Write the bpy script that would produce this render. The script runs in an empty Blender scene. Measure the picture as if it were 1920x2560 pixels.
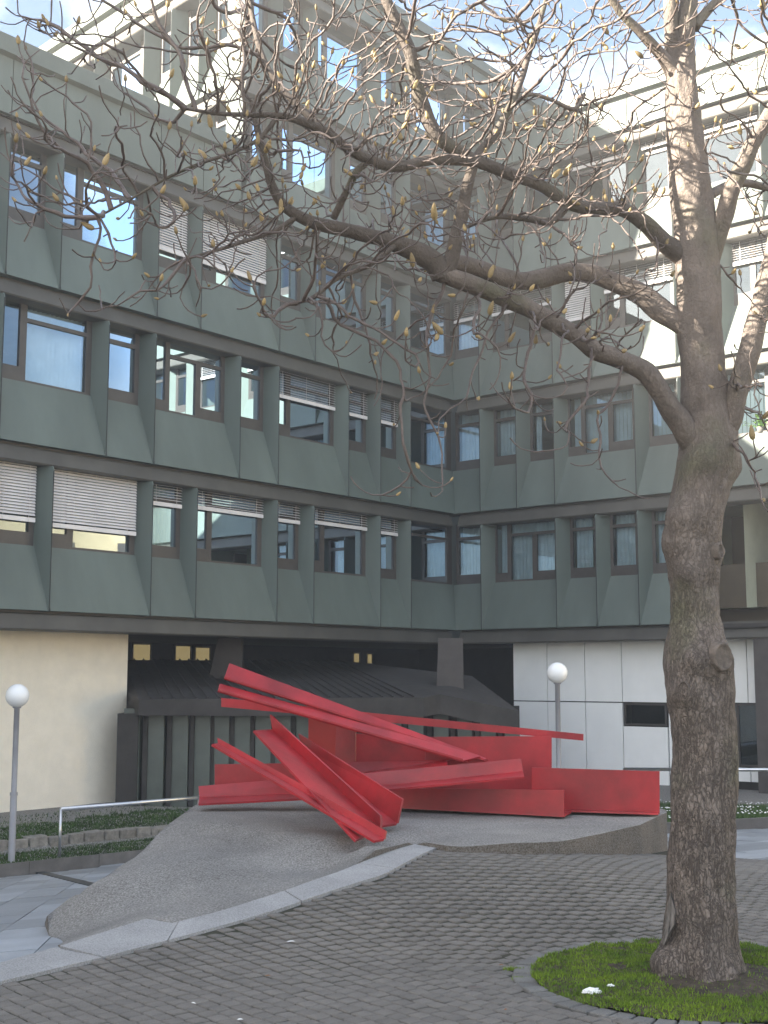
import bpy, bmesh, math, random
import numpy as np
from mathutils import Vector, Matrix, noise
from mathutils.kdtree import KDTree
from mathutils.geometry import delaunay_2d_cdt
random.seed(7)
rad = math.radians
S = bpy.context.scene
COL = S.collection

# ------------------------------------------------------------------ camera
FPX, PCX, PCY = 3185.0, 960.0, 1280.0          # focal length and centre in photo pixels (1920 x 2560)
PITCH = math.atan(410 / FPX)
EYE = Vector((0, 0, 1.6))
cam = bpy.data.cameras.new('camera'); cam.sensor_fit = 'HORIZONTAL'; cam.sensor_width = 36
cam.lens = FPX / 1920 * 36; cam.clip_end = 3000; cam.clip_start = 0.1
cam_o = bpy.data.objects.new('camera', cam); COL.objects.link(cam_o)
cam_o.location = EYE; cam_o.rotation_euler = (math.pi / 2 + PITCH, 0, 0)
S.camera = cam_o

# ------------------------------------------------------------------ light
SUN_DIR = Vector((-0.959, -0.283, 0)).normalized()      # horizontal direction towards the sun
SUN_EL = rad(25.0)
to_sun = Vector((SUN_DIR.x * math.cos(SUN_EL), SUN_DIR.y * math.cos(SUN_EL), math.sin(SUN_EL)))
world = bpy.data.worlds.new('World'); S.world = world; world.use_nodes = True
wn, wl = world.node_tree.nodes, world.node_tree.links
wn.clear()
w_out = wn.new('ShaderNodeOutputWorld'); w_bg = wn.new('ShaderNodeBackground')
w_bg.inputs['Strength'].default_value = 0.056
sky = wn.new('ShaderNodeTexSky'); sky.sky_type = 'NISHITA'; sky.sun_disc = False
sky.sun_elevation = SUN_EL; sky.sun_rotation = math.atan2(to_sun.x, to_sun.y)
sky.air_density = 1.0; sky.dust_density = 1.5; sky.ozone_density = 1.0
tc = wn.new('ShaderNodeTexCoord')
mp = wn.new('ShaderNodeMapping'); mp.inputs['Scale'].default_value = (1.4, 1.4, 3.2); mp.inputs['Location'].default_value = (5.2, 2.2, 0.3)
nz = wn.new('ShaderNodeTexNoise'); nz.inputs['Scale'].default_value = 2.2; nz.inputs['Detail'].default_value = 8; nz.inputs['Roughness'].default_value = 0.58
rp = wn.new('ShaderNodeValToRGB'); rp.color_ramp.elements[0].position = 0.47; rp.color_ramp.elements[1].position = 0.68
mx = wn.new('ShaderNodeMixRGB'); mx.inputs['Color2'].default_value = (9.0, 9.2, 9.5, 1)
wl.new(tc.outputs['Generated'], mp.inputs['Vector']); wl.new(mp.outputs[0], nz.inputs['Vector']); wl.new(nz.outputs['Fac'], rp.inputs[0])
mm = wn.new('ShaderNodeMath'); mm.operation = 'MULTIPLY'; mm.inputs[1].default_value = 0.75
wl.new(rp.outputs[0], mm.inputs[0]); wl.new(mm.outputs[0], mx.inputs['Fac'])
wl.new(sky.outputs[0], mx.inputs['Color1']); wl.new(mx.outputs[0], w_bg.inputs['Color']); wl.new(w_bg.outputs[0], w_out.inputs['Surface'])
sun = bpy.data.lights.new('sun', 'SUN'); sun.energy = 5.0; sun.angle = rad(0.53); sun.color = (1, 0.91, 0.77)
sun_o = bpy.data.objects.new('sun', sun); COL.objects.link(sun_o)
sun_o.location = (-30, -10, 40)
sun_o.rotation_euler = (-to_sun).to_track_quat('-Z', 'Y').to_euler()
S.view_settings.view_transform = 'Standard'; S.view_settings.look = 'None'
S.view_settings.gamma = 1; S.view_settings.use_curve_mapping = False
S.view_settings.exposure = 2.76
S.cycles.max_bounces = 6; S.cycles.transparent_max_bounces = 12; S.cycles.use_denoising = True
S.cycles.caustics_reflective = False; S.cycles.caustics_refractive = False

# ------------------------------------------------------------------ helpers
FWD = Vector((0, math.cos(PITCH), math.sin(PITCH))); UPV = Vector((0, -math.sin(PITCH), math.cos(PITCH)))
def ray(x, y): return FWD * FPX + Vector((x - PCX, 0, 0)) - UPV * (y - PCY)
def at(x, y, Y):                                  # the point of the photo pixel (x, y) that lies Y metres ahead
    d = ray(x, y); return EYE + d * (Y / d.y)
def atz(x, y, z):
    d = ray(x, y); return EYE + d * ((z - EYE.z) / d.z)
def px(p):
    d = Vector(p) - EYE; w = d.dot(FWD)
    return (PCX + FPX * d.x / w, PCY - FPX * d.dot(UPV) / w, w)

class MB:
    def __init__(s): s.v = []; s.f = []
    def add(s, vs, fs):
        n = len(s.v); s.v += [tuple(v) for v in vs]; s.f += [tuple(i + n for i in f) for f in fs]
    def quad(s, a, b, c, d): s.add([a, b, c, d], [(0, 1, 2, 3)])
    def hexa(s, v): s.add(v, [(0, 3, 2, 1), (4, 5, 6, 7), (0, 1, 5, 4), (1, 2, 6, 5), (2, 3, 7, 6), (3, 0, 4, 7)])
    def box(s, a, b):
        x0, y0, z0 = a; x1, y1, z1 = b
        s.hexa([(x0, y0, z0), (x1, y0, z0), (x1, y1, z0), (x0, y1, z0), (x0, y0, z1), (x1, y0, z1), (x1, y1, z1), (x0, y1, z1)])
    def slab(s, pts, n, t):                       # polygon pts thickened by t along -n
        k = len(pts); n = Vector(n) * t
        vs = [Vector(p) for p in pts] + [Vector(p) - n for p in pts]
        s.add(vs, [tuple(range(k)), tuple(range(2 * k - 1, k - 1, -1))] + [(i, k + i, k + (i + 1) % k, (i + 1) % k) for i in range(k)])
    def tube(s, pts, rs, sides=8, caps=True):
        pts = [Vector(p) for p in pts]; n = len(pts); base = len(s.v)
        ref = None
        for i, p in enumerate(pts):
            t = (pts[min(i + 1, n - 1)] - pts[max(i - 1, 0)])
            t = t.normalized() if t.length > 1e-9 else Vector((0, 0, 1))
            if ref is None: ref = t.orthogonal().normalized()
            ref = (ref - t * ref.dot(t)); ref = ref.normalized() if ref.length > 1e-6 else t.orthogonal().normalized()
            bi = t.cross(ref)
            for k in range(sides):
                a = 2 * math.pi * k / sides
                s.v.append(tuple(p + (ref * math.cos(a) + bi * math.sin(a)) * rs[i]))
        for i in range(n - 1):
            for k in range(sides):
                a = base + i * sides + k; b = base + i * sides + (k + 1) % sides
                s.f.append((a, b, b + sides, a + sides))
        if caps:
            s.f.append(tuple(base + k for k in range(sides - 1, -1, -1))); s.f.append(tuple(base + (n - 1) * sides + k for k in range(sides)))
    def lathe(s, c, prof, sides=24):
        base = len(s.v); c = Vector(c)
        for r, z in prof:
            for k in range(sides):
                a = 2 * math.pi * k / sides; s.v.append((c.x + r * math.cos(a), c.y + r * math.sin(a), c.z + z))
        for i in range(len(prof) - 1):
            for k in range(sides):
                a = base + i * sides + k; b = base + i * sides + (k + 1) % sides
                s.f.append((a, b, b + sides, a + sides))
    def mesh(s, name, mat=None, smooth=False):
        m = bpy.data.meshes.new(name); m.from_pydata(s.v, [], s.f)
        if mat: m.materials.append(mat)
        if smooth: m.polygons.foreach_set('use_smooth', [True] * len(m.polygons))
        m.update(); return m
    def build(s, name, mat=None, parent=None, smooth=False, fix=False):
        m = s.mesh(name, mat, smooth)
        if fix:
            bm = bmesh.new(); bm.from_mesh(m); bmesh.ops.recalc_face_normals(bm, faces=bm.faces); bm.to_mesh(m); bm.free()
        return put(name, m, parent)

def put(name, m, parent=None, loc=None, rot=None):
    o = bpy.data.objects.new(name, m); COL.objects.link(o)
    if parent is not None:
        o.parent = parent; o.matrix_parent_inverse = WORLD_INV[parent.name] if parent.name in WORLD_INV else Matrix.Identity(4)
    if loc is not None: o.location = loc
    if rot is not None: o.rotation_euler = rot
    return o
WORLD_INV = {}
def empty(name, loc=(0, 0, 0)):
    o = bpy.data.objects.new(name, None); COL.objects.link(o); o.location = loc
    WORLD_INV[o.name] = Matrix.Translation(-Vector(loc)); return o
def tag(o, label=None, cat=None, group=None, kind=None):
    if label: o['label'] = label
    if cat: o['category'] = cat
    if group: o['group'] = group
    if kind: o['kind'] = kind
    return o

# ------------------------------------------------------------------ materials
def mat(name, col, rough=0.7, var=0.12, scale=6.0, bump=0.0, bscale=60.0, metal=0.0, spec=0.5, island=0.0, col2=None, stain=0.0, speck=0.0, speck_scale=200.0, stretch=(1, 1, 1)):
    m = bpy.data.materials.new(name); m.use_nodes = True
    n, l = m.node_tree.nodes, m.node_tree.links
    b = n['Principled BSDF']; b.inputs['Roughness'].default_value = rough; b.inputs['Metallic'].default_value = metal
    b.inputs['Specular IOR Level'].default_value = spec
    t = n.new('ShaderNodeTexCoord'); mpn = n.new('ShaderNodeMapping'); mpn.inputs['Scale'].default_value = stretch
    l.new(t.outputs['Object'], mpn.inputs['Vector']); vec = mpn.outputs[0]
    def noise_node(sc, det=5, rg=0.6):
        q = n.new('ShaderNodeTexNoise'); q.inputs['Scale'].default_value = sc; q.inputs['Detail'].default_value = det; q.inputs['Roughness'].default_value = rg
        l.new(vec, q.inputs['Vector']); return q.outputs['Fac']
    def mixc(fac, a, bcol, mode='MIX'):
        q = n.new('ShaderNodeMixRGB'); q.blend_type = mode
        if isinstance(fac, float): q.inputs[0].default_value = fac
        else: l.new(fac, q.inputs[0])
        for i, c in ((1, a), (2, bcol)):
            if isinstance(c, tuple): q.inputs[i].default_value = (*c, 1) if len(c) == 3 else c
            else: l.new(c, q.inputs[i])
        return q.outputs[0]
    def ramp(fac, p0, p1):
        q = n.new('ShaderNodeMapRange'); q.inputs['From Min'].default_value = p0; q.inputs['From Max'].default_value = p1; q.clamp = True
        l.new(fac, q.inputs['Value']); return q.outputs[0]
    c2 = col2 or tuple(max(0, x * (1 - 2.2 * var)) for x in col)
    c1 = col if col2 else tuple(x * (1 + var) for x in col)
    c = mixc(ramp(noise_node(scale), 0.3, 0.7), c1, c2)
    if stain: c = mixc(ramp(noise_node(scale * 0.31, 7, 0.7), 0.48, 0.75), c, tuple(x * (1 - stain) for x in col))
    if speck:
        f = ramp(noise_node(speck_scale, 2, 0.5), 0.35, 0.65)
        c = mixc(f, mixc(speck, c, (0.02, 0.02, 0.02)), mixc(speck * 0.5, c, (0.75, 0.75, 0.73)))
    if island:
        g = n.new('ShaderNodeNewGeometry'); oi = n.new('ShaderNodeObjectInfo')
        a = n.new('ShaderNodeMath'); a.operation = 'ADD'; l.new(g.outputs['Random Per Island'], a.inputs[0]); l.new(oi.outputs['Random'], a.inputs[1])
        fr = n.new('ShaderNodeMath'); fr.operation = 'FRACT'; l.new(a.outputs[0], fr.inputs[0])
        v = n.new('ShaderNodeMapRange'); v.inputs['To Min'].default_value = 1 - island; v.inputs['To Max'].default_value = 1 + island; l.new(fr.outputs[0], v.inputs['Value'])
        h = n.new('ShaderNodeHueSaturation'); l.new(v.outputs[0], h.inputs['Value']); l.new(c, h.inputs['Color']); c = h.outputs[0]
    l.new(c, b.inputs['Base Color'])
    if bump:
        bn = n.new('ShaderNodeBump'); bn.inputs['Strength'].default_value = bump; bn.inputs['Distance'].default_value = 0.02
        l.new(noise_node(bscale, 6, 0.65), bn.inputs['Height']); l.new(bn.outputs[0], b.inputs['Normal'])
    return m

M = {}
M['panel'] = mat('facade_panel', (0.116, 0.143, 0.126), 0.6, 0.09, 1.1, 0.04, 90, stain=0.2, island=0.05, stretch=(1, 1, 0.22))
M['fascia'] = mat('fascia_metal', (0.082, 0.077, 0.066), 0.6, 0.15, 1.2, 0.05, 40, stain=0.25)
M['seal'] = mat('joint_seal', (0.02, 0.022, 0.022), 0.9, 0.1, 5)
M['roof_edge'] = mat('roof_edge_metal', (0.09, 0.11, 0.088), 0.5, 0.12, 1.2, stain=0.2)
M['frame'] = mat('window_frame', (0.062, 0.054, 0.048), 0.5, 0.1, 4)
M['blind'] = mat('blind_slat', (0.72, 0.69, 0.68), 0.45, 0.04, 3)
M['curtain'] = mat('curtain_cloth', (0.62, 0.7, 0.74), 0.9, 0.06, 3)
M['curtain_cream'] = mat('curtain_cream', (0.62, 0.64, 0.5), 0.9, 0.06, 3)
M['room'] = mat('room_wall', (0.5, 0.51, 0.4), 0.9, 0.05, 2)
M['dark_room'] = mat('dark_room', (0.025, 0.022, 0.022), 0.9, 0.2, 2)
M['stucco'] = mat('cream_stucco', (0.88, 0.8, 0.66), 0.95, 0.03, 3, 0.6, 45, stain=0.08)
M['white_panel'] = mat('white_wall_panel', (0.88, 0.88, 0.86), 0.6, 0.02, 2, 0.03, 60, stain=0.06)
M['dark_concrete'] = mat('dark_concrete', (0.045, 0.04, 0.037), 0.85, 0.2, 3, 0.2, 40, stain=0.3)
M['concrete'] = mat('concrete_post', (0.085, 0.075, 0.07), 0.9, 0.12, 3, 0.2, 50, stain=0.25)
M['fin'] = mat('fin_glass', (0.09, 0.105, 0.09), 0.35, 0.15, 2)
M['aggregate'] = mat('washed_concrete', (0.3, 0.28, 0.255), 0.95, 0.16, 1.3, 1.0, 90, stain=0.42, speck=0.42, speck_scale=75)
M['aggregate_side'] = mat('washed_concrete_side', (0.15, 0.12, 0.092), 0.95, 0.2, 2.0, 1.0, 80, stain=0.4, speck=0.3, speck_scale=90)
M['red'] = mat('red_paint', (0.36, 0.0145, 0.021), 0.42, 0.22, 2.2, 0.1, 60, stain=0.5)
M['orange'] = mat('sky_lit_red_paint', (0.42, 0.022, 0.016), 0.5, 0.2, 2.5, 0.08, 60, stain=0.35)  # warmer copy of the red, sky light on the plate put into colour
M['rust'] = mat('dark_rust', (0.05, 0.02, 0.015), 0.9, 0.2, 30)
M['paver'] = mat('paver_stone', (0.142, 0.127, 0.109), 0.85, 0.1, 1.1, 0.4, 160, island=0.11, speck=0.16, speck_scale=240, stain=0.32)
M['joint'] = mat('joint_moss', (0.044, 0.04, 0.03), 1, 0.3, 5, 0.6, 120, col2=(0.026, 0.03, 0.014))
M['ring_stone'] = mat('ring_stone', (0.15, 0.145, 0.135), 0.85, 0.12, 6, 0.5, 140, island=0.15, speck=0.14, speck_scale=220)
M['granite'] = mat('pale_granite', (0.31, 0.305, 0.3), 0.75, 0.08, 3, 0.2, 150, island=0.05, speck=0.26, speck_scale=110, stain=0.25)
M['slab'] = mat('court_slab', (0.28, 0.3, 0.325), 0.5, 0.08, 2, 0.1, 120, island=0.26, speck=0.12, speck_scale=160, stain=0.25)
M['slab_joint'] = mat('slab_joint', (0.2, 0.2, 0.2), 0.95, 0.1, 5)
M['drain'] = mat('drain_iron', (0.06, 0.065, 0.07), 0.5, 0.2, 10, metal=0.6)
M['kerb'] = mat('kerb_concrete', (0.16, 0.15, 0.14), 0.9, 0.15, 4, 0.3, 80, stain=0.35)
M['stone'] = mat('rough_stone', (0.27, 0.25, 0.22), 0.95, 0.2, 9, 1.0, 40, island=0.14, stain=0.3)
M['soil'] = mat('soil', (0.075, 0.055, 0.038), 1, 0.3, 20, 1.0, 60)
M['gravel'] = mat('gravel', (0.22, 0.2, 0.175), 1, 0.25, 30, 1.0, 60, speck=0.4, speck_scale=40)
M['moss'] = mat('moss_ground', (0.075, 0.13, 0.012), 1, 0.3, 5, 1.0, 110, col2=(0.04, 0.075, 0.008))
M['grass'] = mat('grass_blade', (0.18, 0.265, 0.012), 0.8, 0.2, 2.4, island=0.45, col2=(0.06, 0.125, 0.007))
M['bed_grass'] = mat('bed_grass', (0.045, 0.095, 0.014), 0.8, 0.3, 3, island=0.4)
M['petal'] = mat('white_petal', (0.8, 0.8, 0.78), 0.8)
M['pole'] = mat('pole_paint', (0.3, 0.3, 0.32), 0.45, 0.05, 5)
M['globe'] = mat('globe_plastic', (0.85, 0.85, 0.84), 0.25, 0.01, 3)
M['steel'] = mat('rail_steel', (0.62, 0.62, 0.63), 0.28, 0.05, 8, metal=0.9)
M['paper'] = mat('paper', (0.8, 0.8, 0.78), 0.9, 0.05, 40)
M['leaf'] = mat('dead_leaf', (0.22, 0.1, 0.04), 0.9, 0.2, 30)
M['bud'] = mat('bud_scale', (0.34, 0.245, 0.11), 0.6, 0.25, 30, island=0.35)
M['ground'] = mat('ground_earth', (0.16, 0.15, 0.13), 1, 0.2, 0.5)
M['cream_building'] = mat('cream_render', (0.7, 0.58, 0.36), 0.9, 0.08, 0.4)
M['plant'] = mat('plant_leaf', (0.09, 0.2, 0.03), 0.6, 0.2, 8)

def glass(name, fac=0.2, tint=(0.72, 0.8, 0.82)):
    m = bpy.data.materials.new(name); m.use_nodes = True; n, l = m.node_tree.nodes, m.node_tree.links; n.clear()
    o = n.new('ShaderNodeOutputMaterial'); tr = n.new('ShaderNodeBsdfTransparent'); tr.inputs[0].default_value = (*tint, 1)
    g = n.new('ShaderNodeBsdfGlossy'); g.inputs['Roughness'].default_value = 0.01; g.inputs['Color'].default_value = (0.68, 0.84, 1, 1)
    fr = n.new('ShaderNodeFresnel'); fr.inputs['IOR'].default_value = 1.5
    a = n.new('ShaderNodeMath'); a.operation = 'MULTIPLY_ADD'; a.inputs[1].default_value = 1.0; a.inputs[2].default_value = fac; a.use_clamp = True
    l.new(fr.outputs[0], a.inputs[0])
    mixn = n.new('ShaderNodeMixShader'); l.new(a.outputs[0], mixn.inputs[0]); l.new(tr.outputs[0], mixn.inputs[1]); l.new(g.outputs[0], mixn.inputs[2]); l.new(mixn.outputs[0], o.inputs[0])
    return m
lm = bpy.data.materials.new('reflection_glow_pane'); lm.use_nodes = True; lb = lm.node_tree.nodes['Principled BSDF']; lb.inputs['Roughness'].default_value = .1
lb.inputs['Base Color'].default_value = (.1, .09, .05, 1); lb.inputs['Emission Color'].default_value = (1, .78, .36, 1); lb.inputs['Emission Strength'].default_value = .04; M['reflection_glow'] = lm  # warm glow standing in for a sunlit reflection in the panes
M['glass'] = glass('window_glass', 0.06)

def bark_material(name, k):
    m = bpy.data.materials.new(name); m.use_nodes = True; n, l = m.node_tree.nodes, m.node_tree.links
    b = n['Principled BSDF']; b.inputs['Roughness'].default_value = 0.85; b.inputs['Specular IOR Level'].default_value = 0.35
    t = n.new('ShaderNodeTexCoord'); mpn = n.new('ShaderNodeMapping'); mpn.inputs['Scale'].default_value = (1, 1, 0.5)
    nzz = n.new('ShaderNodeTexNoise'); nzz.inputs['Scale'].default_value = 9; nzz.inputs['Detail'].default_value = 5
    l.new(t.outputs['Object'], mpn.inputs['Vector'])
    off = n.new('ShaderNodeMixRGB'); off.blend_type = 'ADD'; off.inputs[0].default_value = 0.05
    l.new(mpn.outputs[0], nzz.inputs['Vector']); l.new(mpn.outputs[0], off.inputs[1]); l.new(nzz.outputs['Color'], off.inputs[2])
    def ridged(scale, zst, width, dist):
        mm_ = n.new('ShaderNodeMapping'); mm_.inputs['Scale'].default_value = (1, 1, zst); l.new(t.outputs['Object'], mm_.inputs['Vector'])
        q = n.new('ShaderNodeTexNoise'); q.inputs['Scale'].default_value = scale; q.inputs['Detail'].default_value = 4; q.inputs['Roughness'].default_value = .55; q.inputs['Distortion'].default_value = dist
        l.new(mm_.outputs[0], q.inputs['Vector'])
        s1 = n.new('ShaderNodeMath'); s1.operation = 'SUBTRACT'; s1.inputs[1].default_value = .5; l.new(q.outputs['Fac'], s1.inputs[0])
        s2 = n.new('ShaderNodeMath'); s2.operation = 'ABSOLUTE'; l.new(s1.outputs[0], s2.inputs[0])
        s3 = n.new('ShaderNodeMapRange'); s3.interpolation_type = 'SMOOTHSTEP'; s3.inputs['From Max'].default_value = width; l.new(s2.outputs[0], s3.inputs['Value'])
        return s3.outputs[0]
    v = n.new('ShaderNodeTexVoronoi'); v.feature = 'DISTANCE_TO_EDGE'; v.inputs['Scale'].default_value = 46; l.new(off.outputs[0], v.inputs['Vector'])
    vc = n.new('ShaderNodeMapRange'); vc.inputs['From Max'].default_value = 0.12; vc.inputs['To Min'].default_value = .45; l.new(v.outputs['Distance'], vc.inputs['Value'])
    m1 = n.new('ShaderNodeMath'); m1.operation = 'MULTIPLY'; l.new(ridged(20, .25, .04, .7), m1.inputs[0]); l.new(ridged(42, .42, .035, .5), m1.inputs[1])
    crack = n.new('ShaderNodeMath'); crack.operation = 'MULTIPLY'; l.new(m1.outputs[0], crack.inputs[0]); l.new(vc.outputs[0], crack.inputs[1])
    sep = n.new('ShaderNodeSeparateXYZ'); l.new(t.outputs['Object'], sep.inputs[0])
    hi = n.new('ShaderNodeMapRange'); hi.inputs['From Min'].default_value = 1.0; hi.inputs['From Max'].default_value = 3.6; hi.inputs['To Min'].default_value = 0.8; hi.inputs['To Max'].default_value = 0.16
    l.new(sep.outputs['Z'], hi.inputs['Value'])
    inv = n.new('ShaderNodeMath'); inv.operation = 'SUBTRACT'; inv.inputs[0].default_value = 1; l.new(crack.outputs[0], inv.inputs[1])
    cf = n.new('ShaderNodeMath'); cf.operation = 'MULTIPLY'; l.new(inv.outputs[0], cf.inputs[0]); l.new(hi.outputs[0], cf.inputs[1])
    n2 = n.new('ShaderNodeTexNoise'); n2.inputs['Scale'].default_value = 4.5; n2.inputs['Detail'].default_value = 8; n2.inputs['Roughness'].default_value = 0.7; l.new(t.outputs['Object'], n2.inputs['Vector'])
    r2 = n.new('ShaderNodeMapRange'); r2.inputs['From Min'].default_value = 0.35; r2.inputs['From Max'].default_value = 0.7; l.new(n2.outputs['Fac'], r2.inputs['Value'])
    c1 = n.new('ShaderNodeMixRGB'); c1.inputs[1].default_value = (0.23 * k, 0.19 * k, 0.163 * k, 1); c1.inputs[2].default_value = (0.135 * k, 0.112 * k, 0.097 * k, 1); l.new(r2.outputs[0], c1.inputs[0])
    n3 = n.new('ShaderNodeTexNoise'); n3.inputs['Scale'].default_value = 2.3; n3.inputs['Detail'].default_value = 6; l.new(t.outputs['Object'], n3.inputs['Vector'])
    r3 = n.new('ShaderNodeMapRange'); r3.inputs['From Min'].default_value = 0.55; r3.inputs['From Max'].default_value = 0.72; r3.inputs['To Max'].default_value = 0.6; l.new(n3.outputs['Fac'], r3.inputs['Value'])
    c3 = n.new('ShaderNodeMixRGB'); c3.inputs[2].default_value = (0.12, 0.13, 0.07, 1); l.new(r3.outputs[0], c3.inputs[0]); l.new(c1.outputs[0], c3.inputs[1])
    c2 = n.new('ShaderNodeMixRGB'); c2.inputs[2].default_value = (0.05, 0.04, 0.034, 1); l.new(cf.outputs[0], c2.inputs[0]); l.new(c3.outputs[0], c2.inputs[1])
    l.new(c2.outputs[0], b.inputs['Base Color'])
    hgt = n.new('ShaderNodeMath'); hgt.operation = 'MULTIPLY_ADD'; hgt.inputs[1].default_value = -1.0; l.new(cf.outputs[0], hgt.inputs[0])
    n4 = n.new('ShaderNodeTexNoise'); n4.inputs['Scale'].default_value = 55; n4.inputs['Detail'].default_value = 5; l.new(t.outputs['Object'], n4.inputs['Vector'])
    l.new(n4.outputs['Fac'], hgt.inputs[2])
    bn = n.new('ShaderNodeBump'); bn.inputs['Strength'].default_value = 0.9; bn.inputs['Distance'].default_value = 0.012; l.new(hgt.outputs[0], bn.inputs['Height']); l.new(bn.outputs[0], b.inputs['Normal'])
    return m
M['bark'] = bark_material('bark', 1.0); M['limb'] = bark_material('limb_bark', 0.62)
M['twig'] = mat('twig_bark', (0.15, 0.115, 0.1), 0.45, 0.2, 14, 0.5, 60, col2=(0.085, 0.065, 0.058))
M['scar'] = mat('cut_wood', (0.155, 0.128, 0.108), 0.9, 0.3, 14, 0.6, 60)
M['bare'] = mat('bare_wood', (0.21, 0.19, 0.172), 0.9, 0.4, 30, 0.3, 60, stretch=(1, 1, 0.2))

# ================================================================== SETTING: ground
def court_plane():
    A = Vector((-2.16, 7.15, 0.0)); B = Vector((3.3, 11.5, -0.004)); Cc = Vector((-6.18, 20.5, -1.535))
    n = (B - A).cross(Cc - A).normalized()
    return A, (n if n.z > 0 else -n)
CA, CN = court_plane()
def cz(x, y): return CA.z - ((x - CA.x) * CN.x + (y - CA.y) * CN.y) / CN.z

g = MB(); g.quad((-120, -120, -3.2), (120, -120, -3.2), (120, 120, -3.2), (-120, 120, -3.2))
tag(g.build('ground', M['ground']), kind='structure')

# --- paved terrace: joint bed, pavers one by one
def tps_k(r): return np.where(r > 1e-9, r * r * np.log(r + 1e-12), 0)
def tps_fit(pts, zz, lam):
    X = np.array([(p[0], p[1]) for p in pts]); n = len(X); K = tps_k(np.linalg.norm(X[:, None] - X[None], axis=2)) + np.eye(n) * lam
    Pm = np.c_[np.ones(n), X]; A = np.zeros((n + 3, n + 3)); A[:n, :n] = K; A[:n, n:] = Pm; A[n:, :n] = Pm.T
    W = np.linalg.solve(A, np.r_[np.array(zz, float), 0, 0, 0])
    def f(x, y): return float(tps_k(np.hypot(X[:, 0] - x, X[:, 1] - y)) @ W[:n] + W[n] + W[n + 1] * x + W[n + 2] * y)
    return f
# the paving swells up towards the plinth
TREE = Vector((1.715, 7.06, 0)); RING_IN, RING_W = 0.915, 0.11
RIMT = [(1121, 2114.5), (1250, 2110), (1400, 2103), (1500, 2085), (1600, 2062), (1667, 2031)]        # upper rim of the plinth, level at PZ
PZ = 0.33
rimT = [atz(*p, PZ) for p in RIMT]
hc = [(p.x, p.y - .05, 1.6 - (yb - 1690) * p.y / FPX) for p, yb in zip(rimT, (2116, 2119, 2120, 2120, 2120, 2120))]
hc += [(-2.0, 6.6, 0), (-1.6, 7.2, 0), (-4, 6, 0), (-1, 6, 0), (0, 5.5, 0), (1, 5, 0), (3, 5, 0), (5, 6, 0), (5, 9, 0), (4.2, 11, 0), (3.3, 11.4, 0), (6, 13, 0), (-.3, 6.4, .0), (.5, 6.5, 0), (2.7, 9.4, .03), (0, 8.4, .15), (-1, 7.9, .07)]
for k in range(10): hc.append((TREE.x + 1.08 * math.cos(k * .628), TREE.y + 1.08 * math.sin(k * .628), 0))
hp_ = tps_fit(hc, [c[2] for c in hc], .01)
def hp(x, y): return max(-.012, min(.34, hp_(x, y)))
def on_pav(x, y):
    z = 0.0
    for _ in range(25): p = atz(x, y, z); z = .6 * z + .4 * hp(p.x, p.y)
    return atz(x, y, z)
EDGE = [on_pav(*p) for p in [(-420, 2575), (0, 2460), (260, 2397.6), (402, 2360), (700, 2277), (960, 2191), (1121, 2114.5)]]   # outer edge of the kerb strip
INNER = [on_pav(*p) for p in [(-420, 2470), (0, 2412), (150, 2370), (365, 2302), (430, 2313), (560, 2280), (700, 2235.6), (850, 2183), (1036, 2114.5)]]
EDGE.insert(0, Vector((-6.0, 3.2, 0)))
RIM = rimT
TERR = EDGE + RIM[1:] + [Vector((3.35, 11.55, 0)), Vector((9, 16.0, 0)), Vector((14, 3, 0)), Vector((-6, 3, 0))]
def inside(p, poly):
    c = False; n = len(poly)
    for i in range(n):
        a, b = poly[i], poly[(i + 1) % n]
        if (a.y > p[1]) != (b.y > p[1]) and p[0] < (b.x - a.x) * (p[1] - a.y) / (b.y - a.y) + a.x: c = not c
    return c
# terrace edge at right: pale slabs begin behind the line (3.3,11.5)
def grid_sheet(poly, step, zf, drop):
    xs = [p.x for p in poly]; ys = [p.y for p in poly]; m = MB(); pts = [Vector((p.x, p.y)) for p in poly]; nb = len(pts)
    x = min(xs)
    while x < max(xs):
        y = min(ys)
        while y < max(ys):
            if inside((x, y), poly): pts.append(Vector((x, y)))
            y += step
        x += step
    res = delaunay_2d_cdt(pts, [(i, (i + 1) % nb) for i in range(nb)], [], 1, 1e-5)
    m.add([(p.x, p.y, zf(p.x, p.y)) for p in res[0]], [tuple(f) for f in res[2]])
    for p, q in zip(poly, poly[1:] + poly[:1]): m.quad((p.x, p.y, zf(p.x, p.y) - drop), (q.x, q.y, zf(q.x, q.y) - drop), (q.x, q.y, zf(q.x, q.y)), (p.x, p.y, zf(p.x, p.y)))
    return m
terr = grid_sheet(TERR, .3, lambda x, y: hp(x, y) - .0085, .4)
terrace = tag(terr.build('paved_terrace', M['joint'], smooth=False), kind='structure')
ub, vb = Vector((0.64, -0.768, 0)), Vector((0.768, 0.64, 0)); PIT = 0.095; GAP = 0.0095
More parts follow.
